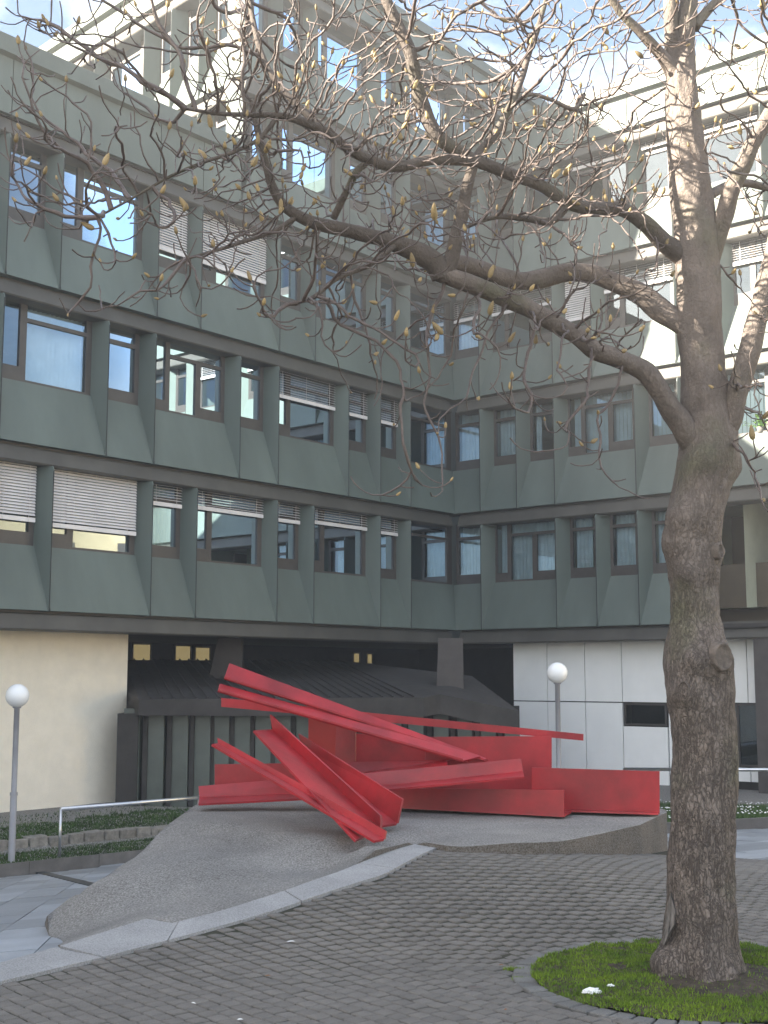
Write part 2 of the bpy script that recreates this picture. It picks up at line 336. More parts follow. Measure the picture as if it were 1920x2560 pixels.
def paver_mesh(seed, c=None, mb=None, rot=None):
    r = random.Random(seed); h = (PIT - GAP) / 2; b = 0.006
    pts = []
    dz = [r.uniform(-0.0015, 0.0015) for _ in range(4)]
    jx = [r.uniform(-0.0022, 0.0022) for _ in range(8)]
    cs = [(-1, -1), (1, -1), (1, 1), (-1, 1)]
    top = [(sx * (h - b) + jx[i], sy * (h - b) + jx[i + 4], dz[i]) for i, (sx, sy) in enumerate(cs)]
    mid = [(sx * h + jx[i], sy * h + jx[i + 4], dz[i] - b * 0.9) for i, (sx, sy) in enumerate(cs)]
    bot = [(x, y, -0.03) for x, y, z in mid]
    vs = top + mid + bot
    fs = [(0, 1, 2, 3)] + [(4 + i, 4 + (i + 1) % 4, (i + 1) % 4, i) for i in range(4)] + [(8 + i, 8 + (i + 1) % 4, 4 + (i + 1) % 4, 4 + i) for i in range(4)]
    return vs, fs
cells = []
for j in range(-128, 214):
    for i in range(-182, 150):
        p = ub * ((i + (0.5 if j % 2 else 0) + .22 * noise.noise((j * 7.3, 1.7, 0))) * PIT) + vb * (j * PIT)
        if not (4.7 < p.y < 16 and -3.5 < p.x < 5.5): continue
        q = px((p.x, p.y, hp(p.x, p.y)))
        if not (-60 < q[0] < 1990 and q[1] < 2640): continue
        if (p - TREE).length < RING_IN + RING_W - 0.02: continue
        if not inside(p, TERR): continue
        cells.append((q[2], p.x, p.y))
cells.sort()
ang = math.atan2(ub.y, ub.x)
shared = []
for k in range(8):
    vs, fs = paver_mesh(k); mb = MB(); mb.add(vs, fs); shared.append(mb.mesh('paver', M['paver']))
vis = [c for c in cells if px((c[1], c[2], 0))[1] < 2562]
near = set(id(c) for c in vis[:298])
rest = MB(); R2 = Matrix.Rotation(ang, 3, 'Z')
for n_, c in enumerate(cells):
    dzz = hp(c[1], c[2]) + 0.004 * noise.noise((c[1] * 1.7, c[2] * 1.7, 0)) + random.uniform(-0.002, 0.002)
    if id(c) in near:
        put('paver', shared[n_ % 8], terrace, (c[1], c[2], dzz), (random.uniform(-.012, .012), random.uniform(-.012, .012), ang + random.choice((0, math.pi / 2, math.pi, -math.pi / 2))))
    else:
        vs, fs = paver_mesh(n_)
        rest.add([(R2 @ Vector(v)) + Vector((c[1], c[2], dzz)) for v in vs], fs)
tag(rest.build('pavers', M['paver'], terrace), kind='stuff')

# --- ring of edging stones around the tree, grass inside
ring = tag(empty('tree_ring_edging', TREE), 'round edging of small grey stones enclosing the grass around the tree', 'edging')
nst = 58
for k in range(nst):
    a0 = 2 * math.pi * k / nst + 0.006; a1 = 2 * math.pi * (k + 1) / nst - 0.006
    mb = MB(); r0 = RING_IN + random.uniform(-.004, .004); r1 = RING_IN + RING_W + random.uniform(-.005, .005)
    z = 0.006 + random.uniform(-0.004, 0.006)
    def pol(r, a, z): return (TREE.x + r * math.cos(a), TREE.y + r * math.sin(a), z)
    e = 0.006; ea = e / r0
    mb.hexa([pol(r0, a0, -.06), pol(r1, a0, -.06), pol(r1, a1, -.06), pol(r0, a1, -.06), pol(r0, a0, z - e), pol(r1, a0, z - e), pol(r1, a1, z - e), pol(r0, a1, z - e)])
    mb.hexa([pol(r0, a0, z - e), pol(r1, a0, z - e), pol(r1, a1, z - e), pol(r0, a1, z - e), pol(r0 + e, a0 + ea, z), pol(r1 - e, a0 + ea, z), pol(r1 - e, a1 - ea, z), pol(r0 + e, a1 - ea, z)])
    mb.build('edging_stone', M['ring_stone'], ring)
def disc(mb, c, r, zf, rings=14, seg=64):
    vs = [(c.x, c.y, zf(c.x, c.y))]; fs = []
    for i in range(1, rings + 1):
        for k in range(seg):
            a = 2 * math.pi * k / seg; x = c.x + r * i / rings * math.cos(a); y = c.y + r * i / rings * math.sin(a); vs.append((x, y, zf(x, y)))
    for k in range(seg): fs.append((0, 1 + k, 1 + (k + 1) % seg))
    for i in range(rings - 1):
        for k in range(seg):
            a = 1 + i * seg + k; b = 1 + i * seg + (k + 1) % seg; fs.append((a, a + seg, b + seg, b))
    mb.add(vs, fs)
def mossz(x, y):
    d = math.hypot(x - TREE.x, y - TREE.y)
    return 0.012 + 0.02 * noise.noise((x * 4, y * 4, 1)) + 0.012 * noise.noise((x * 13, y * 13, 2)) + 0.05 * max(0, 1 - d / 0.55)
mb = MB(); disc(mb, TREE, RING_IN + 0.005, mossz, 30, 90)
mo = tag(mb.build('soil', M['soil'], smooth=True), kind='structure')
def blade(mb, x, y, z, h, w, rnd):
    a = rnd.uniform(0, 6.283); dx, dy = math.cos(a), math.sin(a); ln = h * rnd.uniform(0.2, 0.9)
    b = rnd.uniform(0, 6.283); lx, ly = math.cos(b) * ln, math.sin(b) * ln
    mb.add([(x - dx * w, y - dy * w, z - 0.004), (x + dx * w, y + dy * w, z - 0.004), (x + lx, y + ly, z + h)], [(0, 1, 2)])
def dirt(x, y):
    d = math.hypot((x - TREE.x - 0.12) * 0.75, y - TREE.y + 0.12)
    m = noise.noise((x * 3.1, y * 3.1, 5)) * 0.5 + noise.noise((x * 9, y * 9, 7)) * 0.3
    return d < 0.33 + 0.12 * m or m > 0.34
rnd = random.Random(3); gr = MB(); cnt = 0
while cnt < 42000:
    r = RING_IN * math.sqrt(rnd.random()) * 1.015; a = rnd.uniform(0, 6.283); x = TREE.x + r * math.cos(a); y = TREE.y + r * math.sin(a); cnt += 1
    if dirt(x, y) and rnd.random() < 0.93: continue
    t = 0.6 + 0.8 * (0.5 + 0.5 * noise.noise((x * 5, y * 5, 9)))
    blade(gr, x, y, mossz(x, y), 0.0135 * t * rnd.uniform(0.4, 1.5), 0.0036, rnd)
tag(gr.build('grass', M['grass']), 'short mossy green grass around the tree foot', 'grass', kind='stuff')
# tufts in the ring joints and paving
tf = MB()
for (x0, y0, n_, s_) in [(1283, 2423, 160, .03), (1300, 2447, 90, .025), (1440, 2486, 120, .04)]:
    c = atz(x0, y0, 0)
    for _ in range(n_): blade(tf, rnd.gauss(c.x, s_), rnd.gauss(c.y, s_ * .6), 0.0, rnd.uniform(.006, .016), .003, rnd)
tag(tf.build('weeds', M['grass']), 'small green weeds in the joints beside the tree ring', 'weeds', kind='stuff')

# --- pale granite kerb strip
kerb = tag(empty('granite_kerb', EDGE[2]), kind='structure')
def strip_piece(out, inn):
    mb = MB(); mb.slab([Vector((p.x, p.y, hp(p.x, p.y) + 0.013)) for p in out + inn[::-1]], (0, 0, 1), 0.3)
    mb.build('kerb_stone', M['granite'], kerb, fix=True)
def lerp(a, b, t): return a + (b - a) * t
E_, I_ = EDGE, INNER
def sub(poly, d=.25):
    r = [poly[0]]
    for p, q in zip(poly[:-1], poly[1:]):
        k = max(1, int((q - p).length / d)); r += [p + (q - p) * (i + 1) / k for i in range(k)]
    return r
def along(poly, t0, t1, n=8):
    L = [0]
    for p, q in zip(poly[:-1], poly[1:]): L.append(L[-1] + (q - p).length)
    def f(t):
        s_ = t * L[-1]
        for i in range(len(poly) - 1):
            if s_ <= L[i + 1] + 1e-9: return poly[i] + (poly[i + 1] - poly[i]) * ((s_ - L[i]) / (L[i + 1] - L[i]))
        return poly[-1]
    return [f(t0 + (t1 - t0) * i / n) for i in range(n + 1)]
strip_piece([E_[0], E_[1], E_[2], lerp(E_[2], E_[3], .98)], [Vector((-6.0, 3.9, 0)), I_[0], I_[1], lerp(I_[1], I_[2], .9)])
def strip_quads(eo, io, n=8):
    mb = MB(); z = lambda p: Vector((p.x, p.y, hp(p.x, p.y) + .013)); dn = Vector((0, 0, .3))
    for i in range(n):
        a, b, c, d = z(eo[i]), z(eo[i + 1]), z(io[i + 1]), z(io[i]); mb.quad(a, b, c, d); mb.quad(a - dn, b - dn, b, a); mb.quad(d, c, c - dn, d - dn)
    a, d = z(eo[0]), z(io[0]); mb.quad(a, d, d - dn, a - dn); a, d = z(eo[-1]), z(io[-1]); mb.quad(d, a, a - dn, d - dn)
    mb.build('kerb_stone', M['granite'], kerb, fix=True)
strip_piece([E_[3], E_[4], lerp(E_[4], E_[5], .05)], [I_[2], I_[3], I_[4], lerp(I_[4], I_[5], .12)])
eo, io = [lerp(E_[4], E_[5], .06), E_[5], E_[6], E_[7]], [lerp(I_[4], I_[5], .13), I_[5], I_[6], I_[7], I_[8]]
for t0, t1 in ((0, .33), (.334, .66), (.664, 1)): strip_quads(along(eo, t0, t1), along(io, t0, t1))

# --- court: base sheet and slabs
court = MB()
def cp(x, y, dz=0): return (x, y, cz(x, y) + dz)
court.slab([cp(-16, 9.0, -.02), cp(-2.6, 7.35, -.02), cp(2.0, 11.0, -.02), cp(3.35, 11.5, -.02), cp(9, 16, -.02), cp(14, 22, -.02), cp(-4, 34, -.02), cp(-16, 26, -.02)], (0, 0, 1), 0.2)
court = tag(court.build('court_paving', M['slab_joint']), kind='structure')
lu = Vector((.633, .774, 0)).normalized(); lv = Vector((lu.y, -lu.x, 0))       # along the left facade and out of it
# slab courses run towards the upper right of the photo
sdir = (Vector((cp(0, 0)[0], 0, 0)))
def oncourt(x, y):
    d = ray(x, y); t = (CA - EYE).dot(CN) / d.dot(CN); return EYE + d * t
su = (oncourt(217, 2215) - oncourt(127, 2285)); su.z = 0; su.normalize(); sv = Vector((su.y, -su.x, 0))
SL_, SW_ = 0.9, 0.45
for j in range(-40, 60):
    for i in range(-30, 40):
        c = oncourt(127, 2285) + su * ((i + (0.37 * (j % 3))) * SL_) + sv * (j * SW_)
        q = px((c.x, c.y, cz(c.x, c.y)))
        leftv = -900 < q[0] < 520 and 2070 < q[1] < 2560; rightv = 1640 < q[0] < 2050 and 2030 < q[1] < 2160
        if not (leftv or rightv): continue
        if leftv and (c.y < 6.6): continue
        o = (c - Vector((2.038, 36.2, 0))).dot(lv)
        if leftv and o < 3.75: continue
        if rightv and (c - Vector((2.038, 36.2, 0))).dot(-lu) < 12.7: continue
        if inside(c, TERR): continue
        h1, h2 = SL_ / 2 - .004, SW_ / 2 - .004
        pts = [c - su * h1 - sv * h2, c + su * h1 - sv * h2, c + su * h1 + sv * h2, c - su * h1 + sv * h2]
        if leftv and max(cz(p.x, p.y) for p in pts) > 0.012: continue
        dz = random.uniform(-.002, .002)
        mb = MB(); mb.slab([Vector(cp(p.x, p.y, dz)) for p in pts], (0, 0, 1), 0.05); mb.build('slab', M['slab'], court, fix=True)
dr = [oncourt(40, 2166), oncourt(240, 2214), oncourt(460, 2268)]
mb = MB(); dd = (dr[2] - dr[0]).normalized(); dn = Vector((dd.y, -dd.x, 0)).normalized() * 0.075
mb.slab([p + Vector((0, 0, .01)) for p in (dr[0] - dn, dr[2] - dn, dr[2] + dn, dr[0] + dn)], (0, 0, 1), .04)
mb.build('drain_channel', M['drain'], court, fix=True)

# ================================================================== BUILDING
C0 = Vector((2.038, 36.2, 0)); dL = lu.copy(); nL = lv.copy(); nR = -lu; dR = lv.copy()
ae = rad(-44.7); dE = Vector((math.sin(ae), math.cos(ae), 0)); nE = Vector((-dE.y, dE.x, 0))
H0, HS, SILL, LINT = 2.88, 3.32, 1.33, 2.95
class Fac:
    def __init__(s, o, d, n, D, flip, sp): s.o, s.d, s.n, s.D, s.flip, s.sp = o, d, n, D, flip, sp    # flip: photo-left is the larger coordinate
    def P(s, a, o, z): p = s.o + s.d * a + s.n * o; return Vector((p.x, p.y, z))
    def box(s, mb, a0, a1, o0, o1, z0, z1):
        mb.hexa([s.P(a0, o0, z0), s.P(a1, o0, z0), s.P(a1, o1, z0), s.P(a0, o1, z0), s.P(a0, o0, z1), s.P(a1, o0, z1), s.P(a1, o1, z1), s.P(a0, o1, z1)])
    def prism(s, mb, a0, a1, prof):
        k = len(prof); vs = [s.P(a0, o, z) for o, z in prof] + [s.P(a1, o, z) for o, z in prof]
        mb.add(vs, [tuple(range(k - 1, -1, -1)), tuple(range(k, 2 * k))] + [(i, (i + 1) % k, k + (i + 1) % k, k + i) for i in range(k)])
    def q(s, a, b, t): return b - t * (b - a) if s.flip else a + t * (b - a)
FL = Fac(C0, -dL, nL, 0.38, True, .13); FR = Fac(C0, dR, nR, 0.42, False, .17); FE = Fac(C0 - dL * 8.65, dE, nE, 0.4, False, .15)
bld = tag(empty('office_building', C0), 'grey green office building with rows of recessed windows round the courtyard', 'building')

def fin(F, g, z0, z1):                             # wedge pier: a narrow front edge widening towards the window plane
    mb = MB(); k = (F.D + .06) / F.D; e = .014; w = e + F.sp * k; o = -F.D - .06
    plan = [(g - e, 0), (g + e, 0), (g + w, o), (g - w, o)]
    lo = [F.P(x, y, z0) for x, y in plan]; mid = [F.P(x, y, z1 - .07) for x, y in plan]; hi = [F.P(g + (x - g) * .94, min(y, -.035), z1) for x, y in plan]
    vs = lo + mid + hi; fs = [(3, 2, 1, 0), (8, 9, 10, 11)]
    for r in (0, 4): fs += [(r + i, r + (i + 1) % 4, r + 4 + (i + 1) % 4, r + 4 + i) for i in range(4)]
    mb.add(vs, fs); p = mb.build('pier', M['panel'], bld, fix=True)
    sl = MB(); F.box(sl, g - .011, g + .011, -.01, .002, z0 + .005, z1 - .1); sl.build('joint_seal', M['seal'], p, fix=True); return p
def spandrel(F, a, b, z0):
    mb = MB(); F.prism(mb, a + .036, b - .036, [(-.004, z0 + .012), (-F.D, z0 + SILL), (-F.D - .12, z0 + SILL), (-F.D - .12, z0 + .012)]); return mb.build('spandrel_panel', M['panel'], bld, fix=True)
def window(F, a, b, z0, style='auto', blind=0.0, curtain=None):
    zb, zt = z0 + SILL, z0 + LINT + .12; a0, b0 = a + F.sp + .02, b - F.sp - .02; w = b0 - a0
    if style == 'auto': style = 'wide2' if w > 1.5 else 'narrow'
    o1, o0 = -F.D - .02, -F.D - .09
    fr = MB()
    def V(t0, t1, za=zb, zc=zt, d=0):
        x0, x1 = sorted((F.q(a0, b0, t0), F.q(a0, b0, t1))); F.box(fr, x0, x1, o0 - .002 * d, o1 + .004 * d, za, zc)
    e = .06 / w
    V(0, e); V(1 - e, 1)
    def Hh(t0, t1, za, zc): V(t0, t1, za, zc, 1)
    Hh(e, 1 - e, zt - .09, zt - .001); Hh(e, 1 - e, zb + .001, zb + .05)
    hh = zt - zb; tr = zb + hh * .73
    if style == 'narrow':
        V(e, .1, zb + .05, zt - .09); V(.88, 1 - e, zb + .05, zt - .09); Hh(.1, .88, tr, tr + .09); Hh(.1, .88, zb + .05, zb + .27)
    elif style == 'wide2':
        V(.22, .29, zb + .05, zt - .09); Hh(.29, .94, tr, tr + .08); Hh(e, .22, zb + .05, zb + .3); V(.94, 1 - e, zb + .05, zt - .09)
    elif style == 'wide3':
        V(.2, .26, zb + .05, zt - .09); Hh(.26, .95, tr, tr + .08); V(.6, .67, zb + .05, tr); Hh(.67, .95, zb + .05, zb + .26); Hh(e, .2, zb + .05, zb + .26); V(.95, 1 - e, zb + .05, zt - .09)
    elif style == 'corner':
        V(.9, 1 - e, zb + .05, zt - .09); Hh(e, .9, tr, tr + .07)
    wo = fr.build('window', M['frame'], bld, fix=True)
    pa = MB(); oc = -F.D - .06; pa.quad(F.P(a0 + .03, oc, zb + .03), F.P(b0 - .03, oc, zb + .03), F.P(b0 - .03, oc, zt - .04), F.P(a0 + .03, oc, zt - .04))
    pa.build('pane', M['glass'], wo)
    if blind > 0:
        bl = MB(); y = z0 + LINT + .06; zend = zt - blind * hh; o = -F.D + .045
        flat = blind > .6
        while y > zend + .1:
            dz, do = (.026, .018) if flat else (.012, .028)
            bl.hexa([F.P(a0 + .03, o + do, y - dz), F.P(b0 - .03, o + do, y - dz), F.P(b0 - .03, o - do, y + dz), F.P(a0 + .03, o - do, y + dz),
                     F.P(a0 + .03, o + do, y - dz + .003), F.P(b0 - .03, o + do, y - dz + .003), F.P(b0 - .03, o - do, y + dz + .003), F.P(a0 + .03, o - do, y + dz + .003)])
            y -= .062
        F.box(bl, a0 + .03, b0 - .03, o - .02, o + .02, zend, zend + .09)
        for t in (.12, .5, .88) if w > 1.5 else (.2, .8):
            s_ = a0 + t * w; F.box(bl, s_ - .004, s_ + .004, o + .03, o + .034, zend, z0 + LINT)
        bl.build('blind', M['blind'], wo)
    if curtain:
        kind, t0, t1 = curtain; cu = MB(); o = -F.D - .22
        x0, x1 = sorted((F.q(a0, b0, t0), F.q(a0, b0, t1)))
        if kind == 'slats':
            x = x0 + .04
            while x < x1 - .04:
                cu.quad(F.P(x - .04, o, zb + .05), F.P(x + .035, o - .06, zb + .05), F.P(x + .035, o - .06, zt), F.P(x - .04, o, zt)); x += .115
        else:
            n_ = max(6, int((x1 - x0) / .035))
            for i in range(n_):
                A = x0 + (x1 - x0) * i / n_; B = x0 + (x1 - x0) * (i + 1) / n_
                oa, ob = o + .022 * math.sin(i * 1.9), o + .022 * math.sin((i + 1) * 1.9)
                cu.quad(F.P(A, oa, zb - .1), F.P(B, ob, zb - .1), F.P(B, ob, zt), F.P(A, oa, zt))
        cu.build('curtain', M['curtain_cream'] if kind == 'cream' else M['curtain'], wo)
    return wo
def fascia(F, a0, a1, z0, z1):
    mb = MB(); F.prism(mb, a0, a1, [(-.07, z0), (-.05, z0 + .03), (-.12, z1 - .06), (-.2, z1 - .03), (-.2, z1 + .04), (-F.D - .3, z1 + .04), (-F.D - .3, z0)])
    return mb.build('fascia', M['fascia'], bld, fix=True)
def room(F, a0, a1, z0, parts, ca=None):
    mb = MB(); ca = 4.5 if ca is None else ca; o0 = -F.D - .34; o1 = -F.D - ca; zb, zt = z0 + .4, z0 + HS - .15
    mb.quad(F.P(a0, o1, zb), F.P(a1, o1, zb), F.P(a1, o1, zt), F.P(a0, o1, zt))
    mb.quad(F.P(a0, o0, zb), F.P(a1, o0, zb), F.P(a1, o1, zb), F.P(a0, o1, zb))
    mb.quad(F.P(a0, o0, zt), F.P(a1, o0, zt), F.P(a1, o1, zt), F.P(a0, o1, zt))
    for p in parts: mb.quad(F.P(p, o0, zb), F.P(p, o1, zb), F.P(p, o1, zt), F.P(p, o0, zt))
    mb.build('room', M['room'], bld)

def gL(k): return 0.745 + 1.305 * k
def gR(k): return 0.875 + 1.225 * k
def gE(k): return 0.6 + 1.25 * k
def row(F, g, z0, seams, specs, corner=False, end=None):
    lev = seams[:]
    for k in lev: fin(F, g(k), z0, z0 + LINT)
    pairs = list(zip(lev[:-1], lev[1:]))
    for n_, (k0, k1) in enumerate(pairs):
        a, b = g(k0), g(k1); spandrel(F, a, b, z0)
        sp = specs.get((k0, k1), {}); window(F, a, b, z0, **sp)
    if corner:                                     # the bay in the inner corner
        b = g(lev[0]); mb = MB()
        oD = (FR if F is FL else FL).D
        prof = [(-.004, z0 + .012), (-F.D, z0 + SILL), (-F.D - .12, z0 + SILL), (-F.D - .12, z0 + .012)]
        va = [F.P(o * oD / F.D + .002, o, z) for o, z in prof] + [F.P(b - .036, o, z) for o, z in prof]
        mb.add(va, [(3, 2, 1, 0), (4, 5, 6, 7)] + [(i, (i + 1) % 4, 4 + (i + 1) % 4, 4 + i) for i in range(4)])
        mb.build('spandrel_panel', M['panel'], bld, fix=True)
        window(F, -oD - .1, b, z0, **dict(dict(style='corner' if F is FL else 'narrow'), **specs.get('corner', {})))
V_, CR, SLT = 'cloth', 'cream', 'slats'
# ---- left wing, three storeys
f1 = {(1, 2): dict(blind=.32), (2, 4): dict(blind=.3, curtain=(V_, .2, .34)), (4, 5): dict(blind=.34), (5, 7): dict(blind=.32, curtain=(V_, .35, .93)), (7, 8): dict(blind=.34, curtain=(CR, .1, .9)),
      (8, 10): dict(blind=.76), (10, 11): dict(blind=.73), (11, 13): dict(blind=.7), (13, 14): dict(blind=.5), 'corner': dict(curtain=(V_, .5, .9))}
f2 = {(1, 2): dict(blind=.48), (2, 3): dict(blind=.48), (3, 5): dict(blind=.46), (5, 6): dict(curtain=(CR, .0, .6)), (6, 8): dict(style='wide3'), (8, 9): {}, (9, 11): dict(curtain=(SLT, .28, .95)),
      (11, 12): {}, (12, 14): dict(curtain=(SLT, .3, .95)), 'corner': dict(curtain=(V_, .5, .9))}
f3 = {(1, 2): {}, (2, 4): dict(curtain=(V_, .12, .28)), (4, 5): dict(curtain=(CR, .1, .5)), (5, 7): dict(blind=.78), (7, 8): dict(blind=.78), (8, 10): dict(curtain=(SLT, .28, .95)), (10, 11): {},
      (11, 13): dict(blind=.74), (13, 14): dict(blind=.4), 'corner': dict(curtain=(V_, .5, .9))}
row(FL, gL, H0, [1, 2, 4, 5, 7, 8, 10, 11, 13, 14], f1, True)
row(FL, gL, H0 + HS, [1, 2, 3, 5, 6, 8, 9, 11, 12, 14], f2, True)
row(FL, gL, H0 + 2 * HS, [1, 2, 4, 5, 7, 8, 10, 11, 13, 14], f3, True)
SEND = gL(14)
for lv_ in range(3):
    room(FL, -.5, SEND, H0 + lv_ * HS, [gL(k) - .3 for k in ((4, 7, 10) if lv_ != 1 else (3, 5, 8, 11))])
    room(FR, -.5, 14.2, H0 + lv_ * HS, [gR(k) + .1 for k in (2, 4, 6, 8, 10)])
room(FR, -.5, 14.2, H0 + 3 * HS, [gR(k) + .1 for k in (2, 4, 6, 8, 10)])
# ---- tall block above the left wing: two more storeys, and its sunlit end wall
TE = 8.65
row(FL, gL, H0 + 3 * HS, [1, 2, 3, 5], {(3, 5): dict(curtain=None), 'corner': dict(curtain=(V_, .5, .9)), (2, 3): {}}, True)
row(FL, gL, H0 + 4 * HS, [-2, -1, 1, 2, 4, 5], {(2, 4): dict(curtain=(SLT, .28, .95)), (4, 5): {}, (1, 2): dict(curtain=(V_, .1, .9))})
for lv_ in (3, 4):
    z0 = H0 + lv_ * HS
    fin(FL, TE - .03, z0, z0 + LINT)
    spandrel(FL, gL(5), TE - .03, z0); window(FL, gL(5), TE - .03, z0, curtain=(V_, .5, .9) if lv_ == 3 else None)
    room(FL, -3.5 if lv_ == 4 else -.5, TE - .7, z0, [gL(5), gL(2)], 2.6)
    row(FE, gE, z0, [0, 1, 2, 3, 5, 6, 8, 9], {(0, 1): dict(curtain=(V_, .1, .9)), (1, 2): dict(curtain=(V_, .1, .9)), (2, 3): dict(curtain=(CR, .1, .9)), (3, 5): dict(curtain=(V_, .1, .9))})
    spandrel(FE, 0.02, gE(0), z0); window(FE, .05, gE(0), z0, style='corner')
    room(FE, .75, 12, z0, [gE(3)], 2.6)
# ---- right wing, four storeys
f1r = {(0, 2): dict(style='wide3', curtain=(V_, .05, .97)), (2, 3): dict(curtain=(V_, .1, .72)), (3, 4): dict(curtain=(V_, .1, .95)), (4, 5): dict(curtain=(V_, .1, .95)), 'corner': dict(curtain=(V_, .1, .95))}
f2r = {(0, 1): dict(curtain=(V_, .12, .95)), (1, 2): dict(curtain=(V_, .1, .3)), (2, 4): dict(style='wide3', curtain=(SLT, .05, .97)), (4, 5): dict(curtain=(SLT, .05, .95)), (5, 7): dict(curtain=(SLT, .05, .95)), (7, 8): {}, (8, 10): {}, 'corner': dict(curtain=(V_, .1, .95))}
f3r = {(0, 2): dict(style='wide3', blind=.4), (2, 3): dict(blind=.75), (3, 5): dict(blind=.42), (5, 6): dict(blind=.45), (6, 8): dict(blind=.42), 'corner': dict(blind=.38, curtain=(V_, .1, .95))}
f4r = {(0, 1): {}, (1, 2): {}, (2, 4): dict(style='wide3', blind=.2), (4, 5): dict(blind=.18), (5, 7): dict(blind=.2), 'corner': dict(curtain=(V_, .1, .95))}
row(FR, gR, H0, [0, 2, 3, 4, 5], f1r, True)
row(FR, gR, H0 + HS, [0, 1, 2, 4, 5, 7, 8, 10], f2r, True)
row(FR, gR, H0 + 2 * HS, [0, 2, 3, 5, 6, 8, 9, 10], f3r, True)
row(FR, gR, H0 + 3 * HS, [0, 1, 2, 4, 5, 7, 8, 10], f4r, True)
TEND = gR(10) + .05
# fascias
fascia(FL, .055, SEND + .05, 2.5, H0); fascia(FR, .055, TEND, 2.5, H0)
for lv_ in range(1, 4):
    fascia(FL, .055 if lv_ < 4 else -6, SEND + .05, H0 + lv_ * HS - HS + LINT, H0 + lv_ * HS)
for lv_ in range(1, 5): fascia(FR, .055, TEND, H0 + lv_ * HS - HS + LINT, H0 + lv_ * HS)
fascia(FL, -6.5, TE - .02, H0 + 3 * HS + LINT, H0 + 4 * HS); fascia(FL, -6.5, TE - .02, H0 + 4 * HS + LINT, H0 + 5 * HS)
fascia(FE, .02, 13, H0 + 3 * HS + LINT, H0 + 4 * HS); fascia(FE, .02, 13, H0 + 4 * HS + LINT, H0 + 5 * HS)
# parapets: panels bay by bay and a projecting metal roof edge
def parapet(F, g, seams, z0, z1, zt):
    for k0, k1 in zip(seams[:-1], seams[1:]):
        mb = MB(); F.box(mb, g(k0) + .012, g(k1) - .012, -.12, -.004, z0 + .012, z1); mb.build('parapet_panel', M['panel'], bld, fix=True)
    a0, a1 = g(seams[0]), g(seams[-1])
    mb = MB(); F.prism(mb, a0, a1, [(.0, z1 - .001), (.14, z1 + .03), (.1, zt - .05), (.02, zt), (-.5, zt), (-.5, z1 - .001)]); mb.build('roof_edge', M['roof_edge'], bld, fix=True)
    mb = MB(); F.box(mb, a0, a1, -.5, -.16, z0, z1 - .002); mb.build('parapet_core', M['dark_concrete'], bld, fix=True)
ZL, ZT, ZR = H0 + 3 * HS, H0 + 5 * HS, H0 + 4 * HS
parapet(FL, lambda k: (TE + .01 if k == 6 else gL(k)), [6, 7, 8, 10, 11, 13, 14], ZL, 14.03, 14.5)
parapet(FL, lambda k: (TE if k == 6 else gL(k)), [-6, -4, -2, -1, 1, 2, 4, 5, 6], ZT, 20.1, 20.52)
parapet(FE, lambda k: gE(k) if k else 0.02, [0, 1, 2, 3, 5, 6, 8, 10], ZT, 20.1, 20.52)
parapet(FR, lambda k: (.02 if k < 0 else gR(k)), [-1, 0, 1, 2, 4, 5, 7, 8, 10], ZR, 17.05, 17.55)
# masses: bodies, roofs, ends (behind the facades)
def mass(F, a0, a1, o0, o1, z0, z1, name, m):
    mb = MB(); F.box(mb, a0, a1, o0, o1, z0, z1); return mb.build(name, m, bld, fix=True)
mass(FL, TE + .02, 44, -14, -5.1, 2.7, 14.2, 'rear_wall', M['panel'])
mass(FL, SEND + .06, 44, -5.0, -.1, 2.6, 14.5, 'rear_wall', M['panel'])
mass(FL, 44.02, 78, -14, -.1, -3.1, 18.8, 'rear_wall', M['panel'])  # unseen taller block out of view, height shaped to shade court and tree
mass(FL, TE + .02, SEND, -5.1, -.55, 13.9, 14.15, 'roof_deck', M['dark_concrete'])
mass(FL, -13, TE - 2.0, -12, -3.4, 2.7, 20.2, 'rear_wall', M['panel'])
mass(FL, -6.5, TE - .6, -3.4, -.55, 19.9, 20.3, 'roof_deck', M['dark_concrete'])
mass(FR, 1.0, 14, -14, -5.4, -3, 17.2, 'rear_wall', M['panel'])
mass(FR, -.3, 13.2, -5.4, -.55, 17.0, 17.2, 'roof_deck', M['dark_concrete'])
mass(FR, TEND + .02, TEND + .3, -14, -.02, -2.6, 17.5, 'end_wall', M['panel'])
mass(FE, 3.2, 13, -12, -3.5, 12.5, 20.2, 'rear_wall', M['panel'])
# loggia at the far end of the first upper floor of the right wing
M['brown_panel'] = mat('brown_panel', (0.085, 0.065, 0.04), 0.6, 0.1, 1.5, stain=0.2)
lg = MB(); FR.box(lg, gR(5) + .05, TEND, -1.5, -1.4, H0 - .1, H0 + 1.55); lg.build('loggia_panel', M['brown_panel'], bld, fix=True)
lg = MB(); FR.box(lg, gR(5) + .05, TEND, -3.0, -2.9, H0 + .1, H0 + LINT); lg.build('loggia_wall', M['brown_panel'], bld, fix=True)
for k in (5.9, 7.2, 8.5):
    lg = MB(); FR.box(lg, gR(k), gR(k) + .06, -2.88, -1.52, H0 + .1, H0 + LINT); lg.build('loggia_pier', M['brown_panel'], bld, fix=True)
lg = MB(); FR.box(lg, gR(5) + .05, TEND, -2.9, -.02, H0 - .12, H0 - .02); lg.build('loggia_floor', M['dark_concrete'], bld, fix=True)

